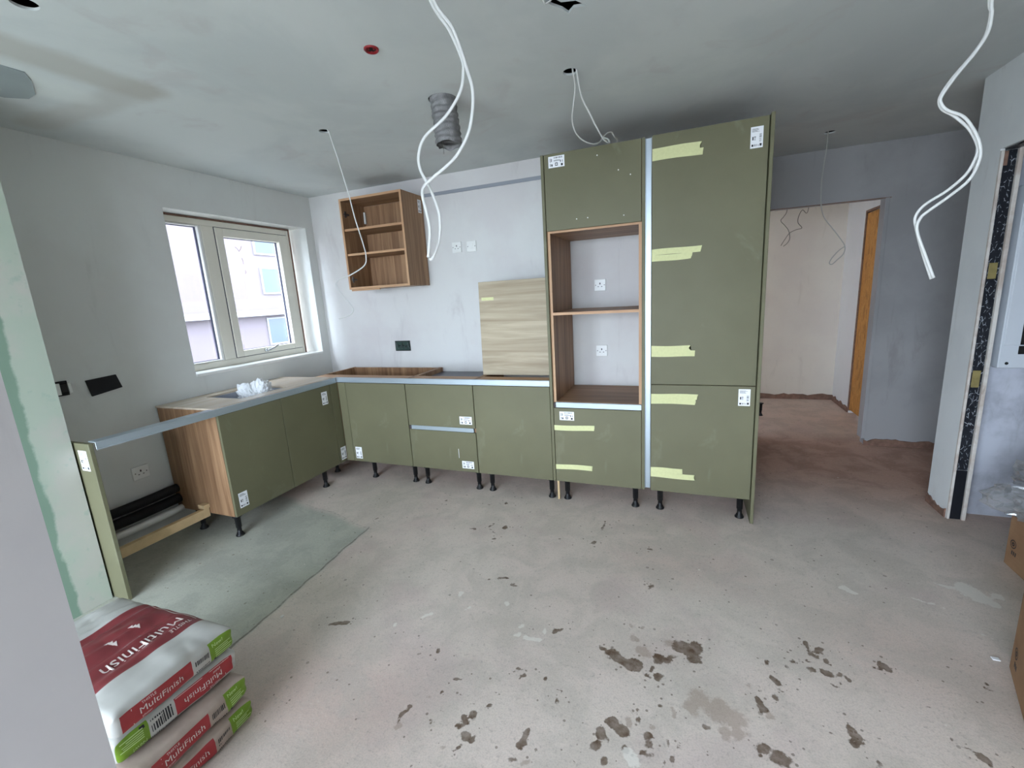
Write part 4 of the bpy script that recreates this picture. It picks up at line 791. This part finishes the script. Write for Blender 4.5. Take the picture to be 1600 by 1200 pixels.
# ------------------------------------------------------------------ right side: casing, boxes, plastic
t = thing('utility_casing', 'white metal utility casing fixed on the alcove wall', 'utility unit', (5.2, -.2, .93))
bm = bmesh.new(); bb(bm, 4.986, 5.50, -.25, -.163, .93, 1.90, .004); fin('housing', bm, 'casing_white', t)
box('front_panel', 4.994, 5.49, -.257, -.2505, 1.06, 1.89, 'casing_white', t, .003); box('cable_slot', 5.062, 5.30, -.2575, -.2505, 1.01, 1.055, 'void_dark', t, 0); box('cable_slot', 5.062, 5.12, -.2585, -.2575, 1.062, 1.26, 'void_dark', t, 0)
bm = bmesh.new(); cyl(bm, (5.022, -.2515, .958), (0, 1, 0), .008, .002, 14); fin('knockout', bm, 'void_dark', t)
def carton(name, label, c, sx, sy, sz, rz, seed):
    t = thing(name, label, 'box', c); t.rotation_euler = (0, 0, rz)
    def P(nm_, q, mat, bev=.002):
        bm = bmesh.new(); bb(bm, *q, bev); me = bpy.data.meshes.new(nm_); bm.normal_update(); bm.to_mesh(me); bm.free(); me.materials.append(MATS[mat]); return link(nm_, me, None, t)
    P('carton_body', (0, sx, -sy, 0, 0, sz - .004), 'cardboard', .004)
    P('flap', (.002, sx * .5 - .002, -sy + .002, -.002, sz - .003, sz), 'cardboard', 0); P('flap', (sx * .5 + .002, sx - .002, -sy + .002, -.002, sz - .003, sz), 'cardboard', 0)
    P('packing_tape', (sx * .5 - .025, sx * .5 + .025, -sy + .002, -.002, sz, sz + .0006), 'tape_ochre', 0)
    bm = bmesh.new(); R = random.Random(seed)
    yc, zc = (-.05, .13) if seed == 1 else (-.065, .105)
    for r0, r1 in ((.022, .018), (.010, .004)):
        n = 20; a = [(math.cos(2 * math.pi * i / n), math.sin(2 * math.pi * i / n)) for i in range(n)]
        o_ = [bm.verts.new((-.0008, yc + r0 * u, zc + r0 * v)) for u, v in a]; i_ = [bm.verts.new((-.0008, yc + r1 * u, zc + r1 * v)) for u, v in a]
        for i in range(n): bm.faces.new((o_[i], o_[(i + 1) % n], i_[(i + 1) % n], i_[i]))
    for i in range(3): bb(bm, -.0008, 0, yc - .028 + .013 * i, yc - .022 + .013 * i, zc - .055, zc - .035)
    me = bpy.data.meshes.new('print_mark'); bm.normal_update(); bm.to_mesh(me); bm.free(); me.materials.append(MATS['print_black']); link('print_mark', me, None, t)
    return t
carton('carton', 'brown cardboard carton in the right doorway under clear plastic', (4.895, -.715, 0), .45, .40, .285, math.radians(-2), 1)
carton('carton', 'scuffed brown cardboard carton beside the white floor smear', (4.515, -1.515, 0), .30, .42, .42, math.radians(-20), 2)
tag(crumple('plastic_wrap', (5.09, -.80, .388), (.21, .24, .17), 'clear_film', 8.3, .55, 5), 'crumpled clear plastic wrap lying on the carton in the doorway', 'plastic wrap')
tag(box('paper_scrap', 4.478, 4.502, -1.496, -1.478, .001, .005, 'sticker_white'), 'white paper scrap on the floor beside the scuffed carton', 'paper scrap')
bm = bmesh.new(); bb(bm, 1.508, 1.522, -2.155, -2.136, .0, .006, .002); tag(fin('plaster_crumb', bm, 'plaster_crumb'), 'white plaster crumb on the floor beside the screed edge', 'crumb')
o = link('spare_leg', LEG, None); o.location = (4.165, 1.95, 0); tag(o, 'lone black cabinet foot on the floor of the far room', 'cabinet foot')
# ------------------------------------------------------------------ plaster bags
def text_mesh(body, size):
    c = bpy.data.curves.new('txt', 'FONT'); c.body = body; c.size = size; c.align_x = 'CENTER'; c.align_y = 'CENTER'; c.resolution_u = 3
    o = bpy.data.objects.new('txt', c); COL.objects.link(o); bpy.context.view_layer.update()
    me = bpy.data.meshes.new_from_object(o.evaluated_get(bpy.context.evaluated_depsgraph_get())); bpy.data.objects.remove(o); bpy.data.curves.remove(c); return me
BL, BW, BT = .62, .39, .086
def bag(label, loc, rz, seed, flip=False, tan=False, top=False, redspan=(.08, .62)):
    """paper sack lying flat: +x is the printed end, y across, z up"""
    t = thing('plaster_bag', label, 'bag', loc, 'bags of plaster stacked by the mint green pier'); t.rotation_euler = (0, 0, rz)
    hx, hy, hz, r = BL / 2, BW / 2, BT / 2, .026
    def surf(a, b, c, off=0.0):
        p = Vector((a * hx, b * hy, c * hz)); q = Vector((max(-hx + r, min(hx - r, p.x)), max(-hy + r, min(hy - r, p.y)), max(-hz + r, min(hz - r, p.z))))
        n_ = (p - q); n_ = n_.normalized() if n_.length > 1e-6 else Vector((0, 0, 1)); s = q + n_ * (r + off)
        bul = (1 - a ** 4) * (1 - b ** 4); s.z += (.014 * bul if c > 0 and top else 0) * (1 if c > .5 else 0)
        wr = .010 * abs(noise.noise(Vector((s.x * 4 + seed, s.y * 11, s.z * 9)))) * (1 - abs(b) ** 3) + .006 * noise.noise(Vector((s.x * 9, s.y * 9 + seed, s.z * 14)))
        if top and c > .5: wr += .016 * (1 - abs(noise.noise(Vector((s.x * 13 + seed, s.y * 2.4, 0)))) * 2.2) * (1 - b ** 6) * (1 - max(0, a) ** 6)
        wr += .006 * (1 if tan else .35) * abs(noise.noise(Vector((s.x * 16, s.y * 6 + seed * 2, s.z * 40))))
        s += n_ * wr * (.8 if (abs(c) < .999 or (top and c > 0)) else .1)
        # the folded end is pinched out a little at its two top corners
        if a > .9: s.x += .010 * max(0, abs(b) - .75) * 4 * max(0, c)
        s.z += hz; return s
    NA, NB, NC = 80, 50, 12
    A = [-1 + 2 * i / NA for i in range(NA + 1)]; B_ = [-1 + 2 * i / NB for i in range(NB + 1)]; Cc = [-1 + 2 * i / NC for i in range(NC + 1)]
    bm = bmesh.new(); cache = {}
    def V(a, b, c):
        k = (round(a, 5), round(b, 5), round(c, 5))
        if k not in cache: cache[k] = bm.verts.new(surf(*k))
        return cache[k]
    def endcol(b, c):
        u = (b + 1) / 2                         # 0 near end .. 1 far end
        if flip: u = 1 - u; c = -c
        if u > .76: return 2 if c > -.95 else 0
        if redspan[0] < u < redspan[1] and -.78 < c < .62: return 1
        return 0
    def topcol(a, b):
        if not top: return 0
        return 3 if -.45 < a < .60 else 0
    for i in range(NA):
        for j in range(NB):
            for c in (-1, 1):
                f = bm.faces.new((V(A[i], B_[j], c), V(A[i + 1], B_[j], c), V(A[i + 1], B_[j + 1], c), V(A[i], B_[j + 1], c))); f.material_index = topcol((A[i] + A[i + 1]) / 2, (B_[j] + B_[j + 1]) / 2) if c > 0 else 0
        for k in range(NC):
            for b in (-1, 1): f = bm.faces.new((V(A[i], b, Cc[k]), V(A[i + 1], b, Cc[k]), V(A[i + 1], b, Cc[k + 1]), V(A[i], b, Cc[k + 1]))); f.material_index = topcol((A[i] + A[i + 1]) / 2, b) if (top and k > NC - 5) else 0
    for j in range(NB):
        for k in range(NC):
            for a in (-1, 1):
                f = bm.faces.new((V(a, B_[j], Cc[k]), V(a, B_[j + 1], Cc[k]), V(a, B_[j + 1], Cc[k + 1]), V(a, B_[j], Cc[k + 1])))
                f.material_index = endcol((B_[j] + B_[j + 1]) / 2, (Cc[k] + Cc[k + 1]) / 2) if a > 0 else 0
    bmesh.ops.recalc_face_normals(bm, faces=bm.faces)
    me = bpy.data.meshes.new('sack'); bm.to_mesh(me); bm.free()
    for q in ('bag_tan' if tan else 'bag_white', 'bag_red', 'bag_green', 'bag_topred'): me.materials.append(MATS[q])
    for p in me.polygons: p.use_smooth = True
    sack = link('sack', me, None, t)
    def put_end(body, size, u, v, mat, up=True, name='print_text'):
        if flip: u, v = 1 - u, 1 - v
        m_ = text_mesh(body, size) if body else None
        s = -1 if flip else 1
        for vv in m_.vertices:
            b = (u * 2 - 1) + s * vv.co.x / hy; c = (v * 2 - 1) + s * vv.co.y / hz
            vv.co = surf(1, max(-.98, min(.98, b)), max(-.98, min(.98, c)), .0015)
        m_.materials.clear(); m_.materials.append(MATS[mat]); return link(name, m_, None, t)
    def bars_end(u0, u1, v0, v1, rects, mat, name):
        bm = bmesh.new()
        for (p0, p1, q0, q1) in rects:
            pp = []
            for (uu, vv) in ((p0, q0), (p1, q0), (p1, q1), (p0, q1)):
                uu = u0 + (u1 - u0) * uu; vv = v0 + (v1 - v0) * vv
                if flip: uu, vv = 1 - uu, 1 - vv
                pp.append(bm.verts.new(surf(1, uu * 2 - 1, vv * 2 - 1, .0014)))
            bm.faces.new(pp)
        me = bpy.data.meshes.new(name); bm.normal_update(); bm.to_mesh(me); bm.free(); me.materials.append(MATS[mat]); return link(name, me, None, t)
    rs = redspan; mid = (rs[0] + rs[1]) / 2
    put_end('THISTLE', .011, mid - .07, .74, 'bag_print'); put_end('MultiFinish', .030, mid + .02, .48, 'bag_print'); put_end('plaster', .010, mid - .10, .26, 'bag_print')
    bars_end(rs[0] + .015, rs[1] - .01, .12, .80, [(.02, 1, .0, .03), (.12, .13, .0, 1.0)], 'bag_print', 'print_line')
    R = random.Random(seed)
    x_ = 0; rects = []
    while x_ < .97:
        w_ = R.uniform(.03, .08); rects.append((x_, min(x_ + w_, 1), 0, 1)); x_ += w_ + R.uniform(.03, .06)
    bars_end(rs[1] + .025, .745, .16, .66, rects, 'print_black', 'barcode')
    put_end('New!', .018, .835, .76, 'bag_print_green'); 
    bars_end(.80, .98, .18, .62, [(0, R.uniform(.6, .9), k / 5, k / 5 + .07) for k in range(5)], 'bag_print_green', 'print_line')
    bars_end(.785, .82, .10, .22, [(0, 1, 0, 1)], 'print_black', 'print_mark')
    if flip: put_end('British Gypsum', .015, .675, .86, 'print_black')
    if top:
        def put_top(body, size, a0, b0, mat):
            m_ = text_mesh(body, size)
            for vv in m_.vertices:
                a = a0 + vv.co.y / hx; b = b0 - vv.co.x / hy; vv.co = surf(a, b, 1, .0016)
            m_.materials.clear(); m_.materials.append(MATS[mat]); link('print_text', m_, None, t)
        put_top('MultiFinish', .058, .36, .12, 'bag_print'); put_top('plaster', .026, .20, .05, 'bag_print'); put_top('THISTLE', .020, .50, .60, 'bag_print')
        bm = bmesh.new()
        def strip(a0, a1, b0, b1, n=24):
            P = [[bm.verts.new(surf(a0 + (a1 - a0) * i / n, b0 + (b1 - b0) * i / n, 1, .0016)) for i in range(n + 1)], [bm.verts.new(surf(a0 + (a1 - a0) * i / n + (.008 if b0 != b1 else 0), b0 + (b1 - b0) * i / n + (.012 if a0 != a1 else 0), 1, .0016)) for i in range(n + 1)]]
            for i in range(n): bm.faces.new((P[0][i], P[0][i + 1], P[1][i + 1], P[1][i]))
        strip(-.30, -.30, -.95, .86); strip(-.30, .52, .86, .86)
        me = bpy.data.meshes.new('print_line'); bm.normal_update(); bm.to_mesh(me); bm.free(); me.materials.append(MATS['bag_print']); link('print_line', me, None, t)
        bm = bmesh.new()
        for a_, b_ in ((-.05, .30), (-.02, -.10)):
            for k in range(3):
                vs = [bm.verts.new(surf(a_ + .035 * math.cos(q * 2.09) + .03 * k, b_ + .05 * math.sin(q * 2.09) + .03 * k, 1, .0017)) for q in range(3)]; bm.faces.new(vs)
        me = bpy.data.meshes.new('print_mark'); bm.normal_update(); bm.to_mesh(me); bm.free(); me.materials.append(MATS['bag_print']); link('print_mark', me, None, t)
        put_top('plaster', .026, -.72, -.55, 'print_black')
    return t
def bagc(px, py, rz):     # centre from the far right-hand corner of the printed end
    c = Vector((px, py, 0)) - Matrix.Rotation(rz, 3, 'Z') @ Vector((BL / 2, BW / 2, 0)); return c
for k, (px, py, z, rz, seed, kw, lab) in enumerate((
    (1.862, -2.575, .000, .02, 5, dict(tan=True, redspan=(.12, .60)), 'bottom bag of plaster in the stack resting on the floor'),
    (1.850, -2.570, .093, .05, 11, dict(tan=True, redspan=(.14, .60)), 'second bag of plaster from the floor with wrinkled tan paper'),
    (1.812, -2.565, .186, -.02, 17, dict(flip=True, redspan=(.06, .56)), 'third bag of plaster from the floor with upside-down print'),
    (1.810, -2.560, .279, .03, 23, dict(top=True, redspan=(.06, .60)), 'topmost bag of plaster with a broad dark red top'))):
    c = bagc(px, py, rz); bag(lab, (c.x, c.y, z), rz, seed, **kw)
